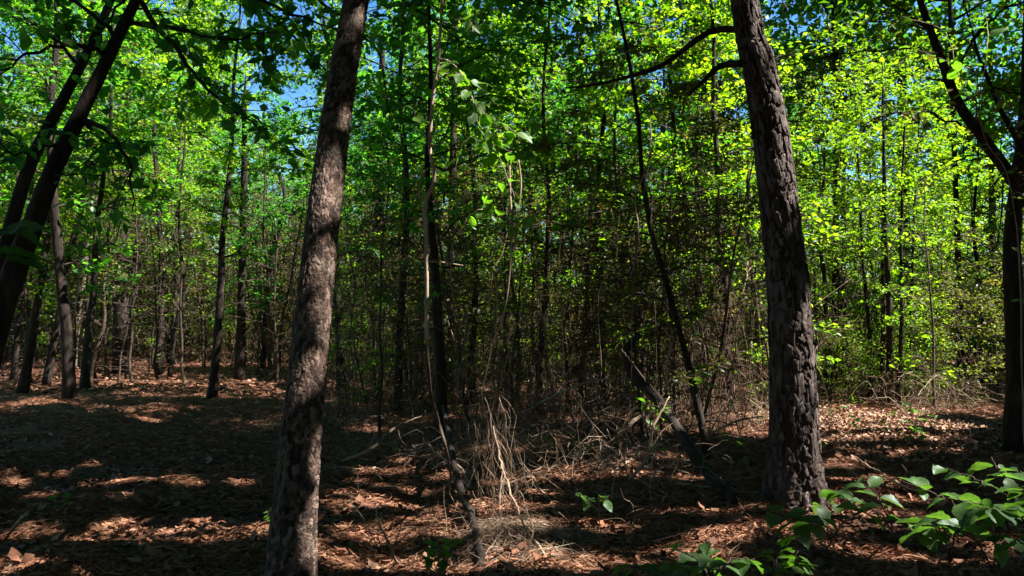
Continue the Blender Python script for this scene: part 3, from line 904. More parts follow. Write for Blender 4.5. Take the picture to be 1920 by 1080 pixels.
mid_tree("slim_tree", (449, 712), [(453, 600), (456, 480), (460, 350), (462, 230)], [19, 16, 14, 12, 9], "straight dark trunk standing alone between the thin trunks and the flaky leaning trunk", KT[6], seed=8)
mid_tree("thin_tree", (492, 690), [(497, 600), (512, 470), (535, 370), (510, 290), (497, 220)], [9, 9, 10, 8, 7, 6], "thin crooked dark trunk just left of the flaky leaning trunk", KT[1], seed=9)
mid_tree("forked_tree", (709, 695), [(711, 600), (711, 480), (712, 340), (715, 180), (717, 90)], [24, 21, 19, 17, 13, 10], "dark straight tree forking into a V just right of the flaky leaning trunk", KT[6], seed=10,
         fork=[([(710, 345), (697, 290), (690, 200), (684, 120)], 10), ([(708, 330), (690, 285), (665, 245)], 7), ([(712, 430), (740, 400), (775, 375)], 6), ([(712, 500), (690, 480), (660, 462)], 7)])
mid_tree("broken_snag", (784, 742), [(787, 640), (793, 540), (806, 450), (800, 400), (780, 345)], [22, 19, 18, 18, 18, 9], "broken dead trunk with a jagged top standing behind the pale vine stem", None, snag=True, crown=False, bark=M_ROT, seed=11, cat="dead tree",
         fork=[([(795, 420), (790, 385), (770, 350)], 8), ([(803, 440), (815, 400), (816, 370)], 6)])
mid_tree("dark_tree", (828, 800), [(827, 700), (822, 600), (818, 500), (812, 420), (806, 300), (815, 150)], [24, 22, 19, 16, 13, 10, 8], "dark trunk wrapped in vine stems at the middle of the picture", KT[1], seed=12, base_depth=9.0)
mid_tree("slim_tree", (950, 730), [(953, 620), (958, 500), (962, 420), (966, 300)], [16, 15, 14, 11, 8], "dark trunk behind the broad leaved vine, right of the vine wrapped trunk", KT[0], seed=13)
mid_tree("slim_tree", (1090, 690), [(1085, 600), (1062, 520), (1050, 400)], [14, 14, 12, 9], "dim trunk leaning left in the central shade behind the pale log", KT[7], seed=14)
mid_tree("leaning_thin_tree", (1330, 865), [(1312, 780), (1285, 660), (1250, 530), (1222, 430), (1208, 340), (1195, 180)], [15, 14, 12, 12, 10, 9, 7], "thin dark trunk leaning left into the vine hung crown, left of the stout pine", KT[3], top_h=6.5, seed=15,
         crown_sc=.85)
mid_tree("slim_tree", (1322, 760), [(1318, 640), (1308, 520), (1295, 430), (1270, 300)], [21, 19, 17, 14, 9], "dark upright trunk draped with dead vines, left of the stout pine", KT[3], seed=16, crown_sc=.85)
mid_tree("slim_tree", (1395, 650), [(1397, 560), (1400, 450)], [18, 16, 12], "dim trunk standing behind the bright green bush", KT[0], seed=17)
mid_tree("slim_tree", (1906, 850), [(1904, 640), (1898, 480), (1905, 380), (1925, 200)], [38, 34, 31, 27, 20], "dark upright trunk at the right edge, half hidden by leaves", None, crown=False, seed=18)
for k, (bx, by, tx, ty, w, lab) in enumerate([
        (1632, 745, 1620, 480, 9, "leftmost thin stem of the five in the sunlit right thicket"),
        (1651, 752, 1655, 470, 11, "second thin stem from the left of the five in the sunlit right thicket"),
        (1668, 757, 1660, 430, 13, "thickest middle stem of the five in the sunlit right thicket"),
        (1683, 760, 1690, 450, 9, "fourth thin stem from the left of the five in the sunlit right thicket"),
        (1697, 750, 1712, 480, 8, "rightmost thin stem of the five in the sunlit right thicket")]):
    mid_tree("thin_tree", (bx, by), [((bx + tx) / 2 + 4, (by + ty) / 2), (tx, ty)], [w, w * .85, w * .6], lab, KT[[2, 5, 2, 5, 2][k]] if k % 2 == 0 else None, crown=(k % 2 == 0), snag=(k % 2 == 1), top_h=6.5, seed=20 + k)

# ------------------------------------------------------------------ trees of the thicket behind
placed = []
rng = np.random.default_rng(77)
GROUPS = {
    'left': ("leafy understory tree in the dim green thicket on the left of the flaky leaning trunk", "understory trees of the left thicket"),
    'mid': ("leafy understory tree in the shaded thicket between the two big trunks", "understory trees of the middle thicket"),
    'right': ("bright yellow green understory tree in the sunlit thicket right of the stout pine", "understory trees of the right thicket"),
}


def zone(x, y):
    px = 960 + F_PX * x / y
    return 'left' if px < 600 else ('mid' if px < 1460 else 'right')


for px, d, k, sc in [(745, 12.5, 6, .95), (885, 13.5, 0, 1.0), (1010, 11.8, 7, .9), (1135, 12.6, 6, .9), (1255, 13.5, 0, .95), (1360, 12, 4, .8)]:
    q = P(px, 700, d); placed.append((q[0], q[1]))
    K_TREE[k].place("understory_tree", (q[0], q[1], float(gz(q[0], q[1])) - .02), "", "tree", GROUPS['mid'][1], sc, px * .7)
tries = 0
while len(placed) < 116 and tries < 6000:
    tries += 1
    y = math.sqrt(rng.uniform(10.0 ** 2, 42 ** 2)); x = rng.uniform(-1, 1) * (.74 * y + 2.5)
    if y < 19 and x < -.24 * y and (y < 13 or rng.random() < .6):
        continue
    if any((x - a) ** 2 + (y - b) ** 2 < (1.9 + .02 * y) ** 2 for a, b in placed):
        continue
    if not stands_open(x, y, 2.2, 9, 2.1):
        continue
    placed.append((x, y))
    z = zone(x, y)
    k = int(rng.choice({'left': [0, 1, 4, 6, 7] if y > 20 else [1, 4, 6], 'mid': [0, 1, 3, 6, 7, 4], 'right': [2, 5, 0, 2]}[z]))
    lab, gr = GROUPS[z]
    K_TREE[k].place("understory_tree", (x, y, float(gz(x, y)) - .02), lab, "tree", gr, rng.uniform(.8, 1.2), rng.uniform(0, 6.28), tuple(rng.normal(0, .05, 2)))
# saplings and thin stems
n = 0; tries = 0; sp = []
SG = {
    'left': ("spindly sapling with sparse leaves among the thin trunks on the left", "saplings of the left thicket"),
    'mid': ("spindly sapling with sparse leaves in the shade between the two big trunks", "saplings of the middle thicket"),
    'right': ("spindly leafy sapling in the bright undergrowth right of the stout pine", "saplings of the right thicket"),
}
while n < 130 and tries < 6000:
    tries += 1
    y = math.sqrt(rng.uniform(9.5 ** 2, 34 ** 2)); x = rng.uniform(-1, 1) * (.72 * y + 1)
    px = 960 + F_PX * x / y
    if (px < 560 and y < 20) or (1480 < px < 1720 and y < 13) or any((x - a) ** 2 + (y - b) ** 2 < .8 for a, b in sp):
        continue
    sp.append((x, y)); n += 1
    z = zone(x, y); lab, gr = SG[z]
    k = int(rng.choice({'left': [0, 3, 4], 'mid': [0, 1, 3, 4], 'right': [2, 1, 2]}[z]))
    K_SAP[k].place("sapling", (x, y, float(gz(x, y)) - .02), lab, "sapling", gr, rng.uniform(.75, 1.35), rng.uniform(0, 6.28), tuple(rng.normal(0, .1, 2)))
n = 0
while n < 55:
    y = rng.uniform(23, 34); x = rng.uniform(-.75, -.2) * y
    if any((x - a) ** 2 + (y - b) ** 2 < .5 for a, b in sp):
        continue
    sp.append((x, y)); n += 1
    K_SAP[int(rng.choice([0, 3, 4]))].place("sapling", (x, y, float(gz(x, y)) - .02), SG['left'][0], "sapling", SG['left'][1], rng.uniform(1.0, 1.7), rng.uniform(0, 6.28), tuple(rng.normal(0, .09, 2)))
bare = []
n = 0
while n < 110:
    y = rng.uniform(12, 30); x = rng.uniform(-.74, .4) * y
    if (x < -.26 * y and y < 17.5) or any((x - a) ** 2 + (y - b) ** 2 < .35 for a, b in sp):
        continue
    sp.append((x, y)); n += 1
    K = K_SAP[rng.integers(0, 5)]
    t = thing("bare_sapling", (x, y, float(gz(x, y)) - .02), "", "sapling", "bare saplings of the thicket")
    sc = rng.uniform(.9, 1.5); t.scale = (sc * 1.5, sc * 1.5, sc); t.rotation_euler = (rng.normal(0, .07), rng.normal(0, .07), rng.uniform(0, 6.28))
    link("trunk", K.trunk, t); link("twigs", K.twigs, t, kind='stuff')
    bare.append(t)
# named bushes
for (px, py, k, sc, lab) in [(1385, 705, 0, 1.15, "bright green sunlit bush behind the stout pine on its left"),
                             (1590, 757, 0, .6, "low bright bush at the foot of the five thin stems"),
                             (1750, 757, 0, .85, "pale bush with bare twigs at the edge of the sunlit patch on the right"),
                             (1815, 765, 2, .9, "olive bush between the pale bush and the dark upright trunk"),
                             (1690, 750, 0, .75, "bright yellow green bush between the five thin stems and the pale bush"),
                             (1640, 742, 0, .6, "small yellow green bush under the leftmost of the five thin stems"),
                             (1430, 690, 0, .8, "yellow green bush half hidden behind the stout pine"),
                             (1350, 690, 0, .7, "small yellow green bush left of the bright green bush behind the stout pine"),
                             (1560, 760, 2, .6, "small olive bush just right of the stout pine trunk")]:
    b = G(px, py)
    K_SHRUB[k].place("bush", b - [0, 0, .02], lab, "bush", None, sc, px * .1)
LAND = [(-60, "left edge"), (30, "twin leaning trunks"), (145, "pale trunk"), (301, "upright thin trunk"), (453, "lone straight trunk"), (600, "flaky leaning trunk"), (710, "V-forked tree"), (805, "pale vine stem"), (958, "broad leaved vine"),
        (1075, "dim leaning trunk"), (1215, "leaning thin trunk"), (1312, "vine draped trunk"), (1470, "stout pine"), (1660, "five thin stems"), (1800, "pale bush"), (1908, "dark edge trunk"), (2050, "right edge")]
ORD = ["nearest", "second nearest", "third nearest", "fourth nearest", "fifth nearest", "sixth nearest", "seventh nearest", "eighth nearest", "ninth nearest", "tenth nearest", "eleventh nearest", "twelfth nearest", "thirteenth nearest", "fourteenth nearest", "fifteenth nearest", "sixteenth nearest", "seventeenth nearest", "eighteenth nearest", "nineteenth nearest", "twentieth nearest", "farthest but two", "farthest but one", "farthest"]


def tell_apart(objs, what):
    """labels by the two landmarks a thing stands between and its rank in depth there"""
    bk = {}
    for o in objs:
        px = 960 + F_PX * o.location[0] / max(.5, o.location[1])
        k = sum(px > l[0] for l in LAND)
        bk.setdefault(k, []).append(o)
    for k, l in bk.items():
        l.sort(key=lambda o: o.location[1])
        for n, o in enumerate(l):
            if 0 < k < len(LAND):
                w = "between the %s and the %s" % (LAND[k - 1][1], LAND[k][1])
            else:
                w = "beyond the " + (LAND[0][1] if k == 0 else LAND[-1][1])
            o["label"] = "%s %s %s" % (ORD[min(n, len(ORD) - 1)], what, w)


rng = np.random.default_rng(79)
tk = []
tries = 0
while len(tk) < 135 and tries < 5000:
    tries += 1
    y = math.sqrt(rng.uniform(9 ** 2, 36 ** 2)); x = rng.uniform(-1, 1) * (.72 * y + 1.5)
    px = 960 + F_PX * x / y
    if (px < 600 and y < 25.5) or (600 < px < 1480 and y < 11.5) or (1490 < px < 1740 and y < 14.5) or any((x - q.location[0]) ** 2 + (y - q.location[1]) ** 2 < 1.6 for q in tk):
        continue
    if not stands_open(x, y, .5, 3.5, 1.2, 1.6):
        continue
    k = int(rng.choice([0, 1, 1, 1, 4] if px < 1450 else [3, 3, 1, 0]))
    tk.append(K_THICK[k].place("thicket_shrub", (x, y, float(gz(x, y)) - .02), "", "shrub", "leafy shrubs of the thicket", rng.uniform(.7, 1.2), rng.uniform(0, 6.28), tuple(rng.normal(0, .08, 2))))
n = 0; tries = 0
while n < 150 and tries < 8000:
    tries += 1
    y = rng.uniform(25.5, 38); x = rng.uniform(-.75, -.12) * y
    if any((x - q.location[0]) ** 2 + (y - q.location[1]) ** 2 < 1.3 for q in tk):
        continue
    n += 1
    tk.append(K_THICK[int(rng.choice([0, 2, 4, 5, 1]))].place("thicket_shrub", (x, y, float(gz(x, y)) - .02), "", "shrub", "leafy shrubs of the thicket", rng.uniform(1.0, 1.6), rng.uniform(0, 6.28), tuple(rng.normal(0, .08, 2))))
n = 0; tries = 0
while n < 38 and tries < 4000:
    tries += 1
    y = rng.uniform(12.5, 24); x = rng.uniform(-.22, .34) * y
    if any((x - q.location[0]) ** 2 + (y - q.location[1]) ** 2 < 1.1 for q in tk):
        continue
    n += 1
    tk.append(K_THICK[int(rng.choice([0, 1, 1, 4]))].place("thicket_shrub", (x, y, float(gz(x, y)) - .02), "", "shrub", "leafy shrubs of the thicket", rng.uniform(.6, 1.15), rng.uniform(0, 6.28), tuple(rng.normal(0, .1, 2))))
tell_apart(tk, "leafy thicket shrub")
tell_apart(bare, "bare thin sapling")
tell_apart([o for o in scene.objects if o.name.startswith("understory_tree")], "understory tree")
tell_apart([o for o in scene.objects if o.name.startswith("sapling")], "spindly sapling")
# dry stems hanging and standing in the lower thicket
tall = ("tangle of thin bare brown stems and dead vines in the lower thicket", "bare stem tangles of the thicket")
n = 0
tg = []
while n < 48:
    y = math.sqrt(rng.uniform(7.5 ** 2, 28 ** 2)); x = rng.uniform(-1, 1) * .7 * y
    px = 960 + F_PX * x / y
    if (px < 620 and y < 25) or (1480 < px < 2000 and y < 15) or (1080 < px < 1400 and y < 9.6):
        continue
    n += 1
    o = link("stem_tangle", BRAMBLE_TALL[rng.integers(0, 4)], None, (x, y, float(gz(x, y)) - .03), (0, 0, rng.uniform(0, 6.28)), rng.uniform(.8, 1.4))
    tg.append(tag(o, tall[0], "undergrowth", tall[1]))
for px, d, sc in [(1000, 11, .8), (1150, 10, .95), (1300, 9.7, 1.1), (1340, 10.2, 1.0), (1230, 10.8, 1.3), (1290, 11.2, 1.3)]:
    q = P(px, 700, d)
    o = link("stem_tangle", BRAMBLE_TALL[int(px) % 4], None, (q[0], q[1], float(gz(q[0], q[1])) - .03), (0, 0, px * .17), sc)
    tg.append(tag(o, tall[0], "undergrowth", tall[1]))
tell_apart(tg, "tangle of bare stems")
low = ("low tangle of dry tan twigs on the litter between the two big trunks", "dry twig tangles on the forest floor")
for k, (px, py) in enumerate([(1110, 760), (1150, 800), (1060, 740), (900, 800), (860, 880), (980, 860), (1240, 760), (1290, 800), (1330, 740), (1180, 700), (1000, 700), (920, 730),
                              (640, 800), (700, 860), (1100, 900), (1420, 800), (690, 740), (760, 780), (1230, 900), (1290, 700), (1080, 770), (1130, 780), (1020, 800), (1160, 740), (1210, 790), (1260, 820), (820, 740), (740, 720), (1040, 860), (1340, 800), (990, 740), (900, 870), (1380, 760)]):
    b = G(px, py)
    o = link("twig_tangle", BRAMBLE[k % 4], None, b - [0, 0, .02], (0, 0, k * 1.3), [.62, .5, .7, .45][k % 4])
    tag(o, low[0], "twigs", low[1])
for k, (px, py) in enumerate([(1745, 778), (1700, 760), (1800, 760)]):
    o = link("twig_tangle", BRAMBLE[k], None, G(px, py) - [0, 0, .02], (0, 0, k * 2.0), .85)
    tag(o, "pale bare twig tangle among the bushes at the right edge of the sunlit patch", "twigs", "pale twig tangles on the right")

# ------------------------------------------------------------------ tall shade trees round and over the place
rng = np.random.default_rng(91)
gl = ("tall straight shade tree whose crown closes over the clearing", "tall shade trees around the clearing")
extra = []  # leaf clumps added to the crowns up-sun of floor areas kept in shade
for (x0, x1, y0, y1, n_) in [(-80, 500, 930, 1075, 110), (-80, 500, 740, 930, 170), (1080, 1440, 830, 1010, 50), (1780, 1920, 840, 900, 25), (620, 1000, 700, 840, 40)]:
    for k in range(n_):
        extra.append(G(rng.uniform(x0, x1), rng.uniform(y0, y1)) + S * rng.uniform(8.5, 15) + rng.normal(0, .2, 3))
for k in range(170):
    extra.append(G(rng.uniform(-80, 505), rng.uniform(965, 1045)) + S * rng.uniform(9, 14) + rng.normal(0, .15, 3))
extra = np.array(extra)
tall_pos = []
tries = 0
while len(tall_pos) < 140 and tries < 20000:
    tries += 1
    x = rng.uniform(-5, 27); y = rng.uniform(-6, 22)
    if y > .2 and abs(x) < .74 * y + 1.0 and y < 14:
        continue
    if y > 9 and x > 9.5 and rng.random() < .75:
        continue
    if y > 8 and (-.36 < x / y < -.21 or .26 < x / y < .42):
        continue
    if math.hypot(x, y) < 1.6 or any((x - a) ** 2 + (y - b) ** 2 < (4.0 if y < 10 else 5.5) for a, b in tall_pos):
        continue
    line = np.column_stack([np.full(40, x), np.full(40, y), np.linspace(.5, 16, 40)])
    blocked = 0
    for C_, r_ in zip(TP, TR):
        v = line - C_; t_ = v @ S
        if r_ < .6 and ((t_ > .3) & (np.linalg.norm(v - t_[:, None] * S, axis=1) < r_ * .5 + .12)).any():
            blocked += 1 + (C_[2] > .35) + 4 * (C_[1] < 3.2)
    if blocked > 4:
        continue
    if y > 8.5 and not stands_open(x, y, 6, 18, 2.6, 5):
        continue
    tall_pos.append((x, y))
near_ = np.array([np.argmin(np.hypot(q[0] - np.array(tall_pos)[:, 0], q[1] - np.array(tall_pos)[:, 1])) for q in extra])
for tn, (x, y) in enumerate(tall_pos):
    g = float(gz(x, y)); h = rng.uniform(14, 20); b = np.array([x, y, g - .1])
    t = thing("shade_tree", b, gl[0], "tree", gl[1])
    m = MB(); pts = np.array([[0, 0, 0], [rng.normal(0, .15), rng.normal(0, .15), h * .5], [rng.normal(0, .3), rng.normal(0, .3), h]])
    m.tube(curve(pts, 14), np.linspace(rng.uniform(.07, .11) if y > 8 and abs(x) < .72 * y else rng.uniform(.12, .2), .03, 14), 10, wob=.05, rng=rng); m.build("trunk", M_BARK_DARK, t, True)
    mine = extra[near_ == tn]
    cm, tm = crown_on_limbs(b, (x, y), h * .36, h, rng.uniform(2.6, 3.4), 30, rng, True, 80 if y < 12 else 55, .27)
    if len(mine):
        crown_world(cm, mine, b, 75, .6, .22, rng)
        for q in mine:
            lc = curve([[0, 0, max(2, q[2] - b[2] - .8)], (q - b) * [.5, .5, 1] - [0, 0, .3], q - b], 9)
            if not in_gap(lc + b, 0, rng, .05).any():
                tm.tube(lc, np.linspace(.025, .006, 9), 4, cap=False)
    tm.build("branch", M_BARK_DARK, t, kind='stuff'); cm.build("crown", M_CANOPY, t)
tell_apart([o for o in scene.objects if o.name.startswith("shade_tree") and o.location[1] > 3 and abs(o.location[0]) < .68 * o.location[1]], "tall shade tree")
# the same kind further back, alike crowns
FAR = []
for k in range(3):
    cm, tm = crown_on_limbs(np.zeros(3), (0, 0), 8, 18, 3.0, 30, rng, False, 60, .24)
    m = MB(); m.tube(curve([(0, 0, -.1), (.1, .1, 9), (0, .2, 18)], 12), np.linspace(.18, .04, 12), 9, wob=.05, rng=rng)
    FAR.append((m.mesh("far_trunk_%d" % k, M_BARK_DARK, True), tm.mesh("far_branches_%d" % k, M_BARK_DARK), cm.mesh("far_crown_%d" % k, M_LEAF[[0, 1, 2][k]])))
fl = ("tall pine rising above the understory far back in the wood", "tall trees far back")
fp = []
tries = 0
while len(fp) < 42 and tries < 5000:
    tries += 1
    y = rng.uniform(22, 56); x = rng.uniform(-.8 * y - 6, .8 * y + 16)
    if any((x - a) ** 2 + (y - b) ** 2 < 16 for a, b in fp):
        continue
    c = np.array([[x, y, z] for z in (9, 12, 15)])
    hit = False
    for C_, r_ in zip(TP, TR):
        if r_ >= 1.0:
            v = c - C_; tt_ = v @ S
            dd = np.linalg.norm(v - tt_[:, None] * S, axis=1)
            hit |= bool(((tt_ > .5) & (dd < r_ * .8 + 1.2)).any())
    if hit:
        continue
    if not stands_open(x, y, 8, 18, 3.0, 6):
        continue
    fp.append((x, y))
    t = thing("tall_pine", (x, y, float(gz(x, y))), fl[0], "tree", fl[1])
    s_ = rng.uniform(.8, 1.2); t.scale = (s_,) * 3; t.rotation_euler = (0, 0, rng.uniform(0, 6.28))
    a_, b_, c_ = FAR[rng.integers(0, 3)]
    link("trunk", a_, t); link("twigs", b_, t, kind='stuff'); link("crown", c_, t)
tell_apart([o for o in scene.objects if o.name.startswith("tall_pine")], "tall pine far back")
# the wood goes on behind and beside the viewpoint
rng = np.random.default_rng(93)
bp = []
tries = 0
while len(bp) < 95 and tries < 6000:
    tries += 1
    x = rng.uniform(-26, 24); y = rng.uniform(-26, 16)
    if y > -2.5 and x > -.74 * max(y, 0) - 3.2:
        continue
    if any((x - a) ** 2 + (y - b) ** 2 < 5.5 for a, b in bp):
        continue
    bp.append((x, y))
    K_TREE[rng.integers(0, 8)].place("forest_tree", (x, y, float(gz(x, y)) - .02), "leafy tree of the wood that goes on behind the viewpoint", "tree", "trees behind the viewpoint", rng.uniform(.9, 1.4), rng.uniform(0, 6.28))
# far-off wood that reads as one mass
m = MB()
n = 170000
y = rng.uniform(50, 72, n); x = rng.uniform(-1, 1, n) * (.85 * y + 6)
cx = np.round(x / 4 + rng.normal(0, .25, n)); top = 9 + 8 * (vnoise(cx * .9, np.round(y / 6) * 1.7, 8) + .5)
z = np.where(rng.random(n) < .35, rng.random(n) * 4.5, rng.random(n) ** .8 * top)
L = rng.uniform(.22, .42, n)
m.leaves(np.column_stack([x, y, z]), unit(rng.normal(0, 1, (n, 3))), unit(rng.normal(0, .6, (n, 3)) + [0, 0, 1]), L, L * .6)
m.build("distant_woodland", M_LEAF[0], kind='stuff')["label"] = "far wood closing the view behind the thicket"

# ------------------------------------------------------------------ broad leaved vine in the middle
def big_leaf_mesh(name, mat, width=.62, droop=.22, fold=.10, seed=0, nu=8, nv=5, heart=0.0, serr=.0):
    rng = np.random.default_rng(seed)
    u = np.linspace(0, 1, nu); v = np.linspace(-1, 1, nv)
    w = width / 2 * np.sin(math.pi * np.clip(u, 0, 1) ** .72) ** .85 * (1 + .06 * rng.normal(size=nu))
    w[0] = .015; w[-1] = 0.004
    U, V = np.meshgrid(u, v, indexing='ij')
    x = U - heart * np.abs(V) * (1 - U) ** 3
    yy = V * w[:, None]
    zz = fold * np.abs(V) * w[:, None] * 2 - droop * U ** 2 + .03 * np.sin(U * 9 + V * 2 + seed) * np.abs(V)
    if serr:
        x = x + serr * (np.abs(V) > .9) * np.where(np.arange(nu) % 2, 1, -1)[:, None]
    m = MB(); i = (np.arange(nu - 1)[:, None] * nv + np.arange(nv - 1)[None]).ravel()
    m.add(np.stack([x, yy, zz], -1).reshape(-1, 3), np.stack([i, i + nv, i + nv + 1, i + 1], -1))
    return m.mesh(name, mat, True)


BROAD = [big_leaf_mesh("broad_leaf_%d" % k, M_BIGLEAF, [.74, .64, .80][k], [.22, .34, .12][k], [.14, .06, .22][k], k, 11, 5, .08, .016) for k in range(3)]
VLEAF = [big_leaf_mesh("vine_leaf_%d" % k, M_VINELEAF, [.66, .58, .7][k], [.2, .32, .1][k], [.12, .06, .2][k], 10 + k, 8, 5, .08) for k in range(3)]
SPRIG = [big_leaf_mesh("sprig_leaf_%d" % k, M_VINELEAF, [.5, .55][k], [.15, .25][k], .1, 20 + k, 6, 3) for k in range(2)]


def put_leaf(me, parent, origin, pos, d, nrm, size):
    d = unit(d); side = unit(np.cross(nrm, d)); nn = np.cross(d, side)
    M = Matrix(((d[0], side[0], nn[0]), (d[1], side[1], nn[1]), (d[2], side[2], nn[2]))).to_4x4()
    o = link("leaf", me, parent)
    o.matrix_local = Matrix.Translation(Vector(pos - origin)) @ M @ Matrix.Scale(size, 4)
    return o


def shoot(parent, origin, pts, r0, meshes, size, n, rng, mat=M_VINE, start=.15, opposite=False, up=.7, sides=6, stem="stem", face=None):
    c = curve(pts, 22) + rng.normal(0, .003, (22, 3))
    m = MB(); m.tube(c - origin, np.linspace(r0, r0 * .35, 22), sides, wob=.06, rng=rng); m.build(stem, mat, parent, True)
    for k in range(n):
        t = start + (1 - start) * (k + rng.uniform(.2, .8)) / n
        i = min(20, int(t * 21)); p = c[i]; ax = unit(c[i + 1] - c[i])
        sd = unit(np.cross(ax, [0, 0, 1]) + 1e-3)
        for s in ((-1, 1) if opposite else ((-1) ** k,)):
            d = unit(sd * s * rng.uniform(.6, 1.1) + ax * rng.uniform(.1, .7) + rng.normal(0, .25, 3) + [0, 0, -.12])
            nr = unit(np.array([0, 0, up]) + rng.normal(0, .35, 3) + (0 if face is None else np.asarray(face)))
            sz = size * rng.uniform(.6, 1.2)
            q = p + d * size * .18
            put_leaf(meshes[rng.integers(0, len(meshes))], parent, origin, q, d, nr, sz)


rng = np.random.default_rng(41)
D = 4.6
vb = G(850, 915); vb[2] -= .02
vine = thing("climbing_vine", vb, "woody vine with pale twisting stem and broad bright green leaves hanging in the middle", "vine")
face = [0, -.5, 0]
m = MB()
c = curve([P(800, 640, D), P(800, 540, D), P(799, 440, D), P(797, 385, D), P(812, 345, D), P(814, 320, D), P(806, 280, D), P(808, 230, D), P(812, 180, D), P(822, 110, D), P(830, -20, D), P(836, -160, D)], 60)
m.tube(c - vb, np.linspace(.013, .010, 60), 8, wob=.12, rng=rng)
m.build("stem", M_VINE, vine, True)
m = MB(); c = curve([P(800, 640, D), P(803, 690, D), P(808, 740, 4.8), P(822, 790, 5.2), P(838, 850, 5.2), vb + [0, 0, -.03]], 40)
m.tube(c - vb, np.linspace(.012, .010, 40), 8, wob=.12, rng=rng); m.build("stem", M_TWIG, vine, True)
for pts, r0, n, size in [
        ([(822, 110), (850, 120), (880, 170), (895, 230), (925, 270), (950, 330), (975, 400)], .005, 17, .105),
        ([(815, 150), (850, 135), (875, 150), (890, 160)], .004, 7, .115),
        ([(835, 40), (862, 30), (882, 42), (888, 60)], .004, 5, .115),
        ([(880, 170), (905, 210), (930, 225), (962, 245), (975, 262)], .004, 11, .115),
        ([(905, 235), (922, 250), (932, 275), (960, 285)], .003, 8, .10),
        ([(925, 270), (900, 265), (880, 280), (850, 300)], .003, 7, .10),
        ([(960, 330), (930, 345), (905, 390), (920, 410), (950, 400)], .003, 9, .09),
        ([(812, 210), (790, 230), (778, 215), (782, 190)], .003, 4, .09),
        ([(950, 390), (955, 420), (985, 430)], .003, 4, .085),
        ([(905, 390), (880, 405), (868, 430)], .003, 4, .08)]:
    shoot(vine, vb, [P(x, y, D + rng.normal(0, .05)) for x, y in pts], r0, VLEAF, size, n, rng, face=face)
for pts in ([(955, 300), (957, 370), (960, 430), (955, 520), (945, 590), (925, 640), (912, 700), (903, 740), (915, 790)], [(972, 300), (977, 350), (968, 420), (966, 470)],
            [(800, 490), (830, 492), (868, 498)], [(797, 385), (785, 350), (800, 318), (812, 318)]):
    m = MB(); c = curve([P(x, y, D + .02) for x, y in pts], 24); m.tube(c - vb, np.linspace(.006, .0035, 24), 6, wob=.1, rng=rng); m.build("stem", M_VINE, vine, True)

# ------------------------------------------------------------------ dead wood one can tell apart
def stick(name, pts, r, label, mat=M_ROT, cat="dead branch", group=None, sides=8, wob=.12, n=24, forks=(), seed=0):
    rng = np.random.default_rng(500 + seed)
    W = [P(*q) if len(q) == 3 else G(*q) + [0, 0, .02] for q in pts]
    b = W[0].copy()
    c = curve(W, n) - b
    c = c + rng.normal(0, .004, c.shape)
    m = MB(); m.tube(c, np.interp(np.linspace(0, 1, n), np.linspace(0, 1, len(r)), r), sides, wob=wob, rng=rng)
    for fpts, fr in forks:
        m.tube(curve([P(*q) if len(q) == 3 else G(*q) + [0, 0, .02] for q in fpts], 8) - b, np.linspace(fr, fr * .3, 8), 5, wob=wob, rng=rng)
    o = m.build(name, mat, None, True); o.location = b
    return tag(o, label, cat, group)


stick("fallen_tree", [(1385, 950), (1342, 905, 6.2), (1282, 822, 6.8), (1230, 745, 7.4), (1185, 700, 7.6), (1174, 665, 7.6), (1182, 645, 7.6), (1200, 628, 7.6)], [.042, .052, .052, .050, .048, .044, .04, .026],
      "dead dark trunk lying aslant with its broken end hooked upward, left of the stout pine", M_BARK_DARK, "dead tree", seed=1, n=40, sides=10)
stick("fallen_log", [(1030, 766), (1075, 775), (1105, 785)], [.05, .06, .045], "short pale log catching the sun among the twigs in the middle", M_ROT, "log", seed=2, sides=10)
stick("bent_stem", [(830, 760, 8.6), (845, 830, 7), (858, 900, 6), (890, 985, 5.2), (902, 1075)], [.02, .026, .03, .028, .024], "dark crooked stem running down beside the straw clump to the bottom of the picture", M_BARK_DARK, seed=3, n=40)
stick("dry_cane", [(925, 800, 5.6), (940, 870, 5.4), (960, 930, 5.2), (985, 990, 5), (1030, 1060)], [.008, .009, .009, .008, .007], "long yellow dry cane arching over the straw clump", M_DRY, seed=4, n=30)
stick("thin_pole", [(1165, 655, 7.2), (1200, 700, 7.1), (1235, 745, 7.0)], [.007, .008, .007], "thin straight stick leaning beside the hooked dead trunk", M_TWIG, seed=5)
stick("fallen_branch", [(960, 912), (1010, 893), (1060, 868), (1110, 850), (1160, 835)], [.012, .016, .014, .012, .006], "thin grey branch lying on the sunlit litter right of the straw clump", M_ROT, seed=6)
stick("fallen_branch", [(1145, 895), (1180, 870), (1200, 855)], [.016, .018, .01], "short pale broken branch on the litter below the hooked dead trunk", M_DRY, seed=7)
stick("broken_stub", [(1108, 722, 10.5), (1110, 705, 10.5), (1106, 690, 10.5)], [.05, .04, .02], "pale broken stub glowing in the sun in the middle thicket", M_DRY, seed=8)
stick("fallen_branch", [(22, 1000), (38, 975, 3.95), (52, 960, 4.0)], [.008, .01, .006], "short grey stick poking up from the litter at the left edge", M_DRY, seed=9)
stick("fallen_branch", [(490, 797, 5.2), (512, 797, 5.15), (530, 797, 5.1)], [.004, .008, .008], "pale snapped twig sticking out left of the flaky leaning trunk", M_DRY, seed=10)
stick("forked_branch", [(1760, 940, 3.6), (1672, 900, 5), (1640, 880, 5.2), (1610, 862, 5.4)], [.003, .008, .007, .004], "thin bleached branch on the litter right of the stout pine", M_DRY, seed=11, forks=[([(1690, 905, 4.9), (1700, 885, 4.8), (1690, 870, 4.8)], .005)])
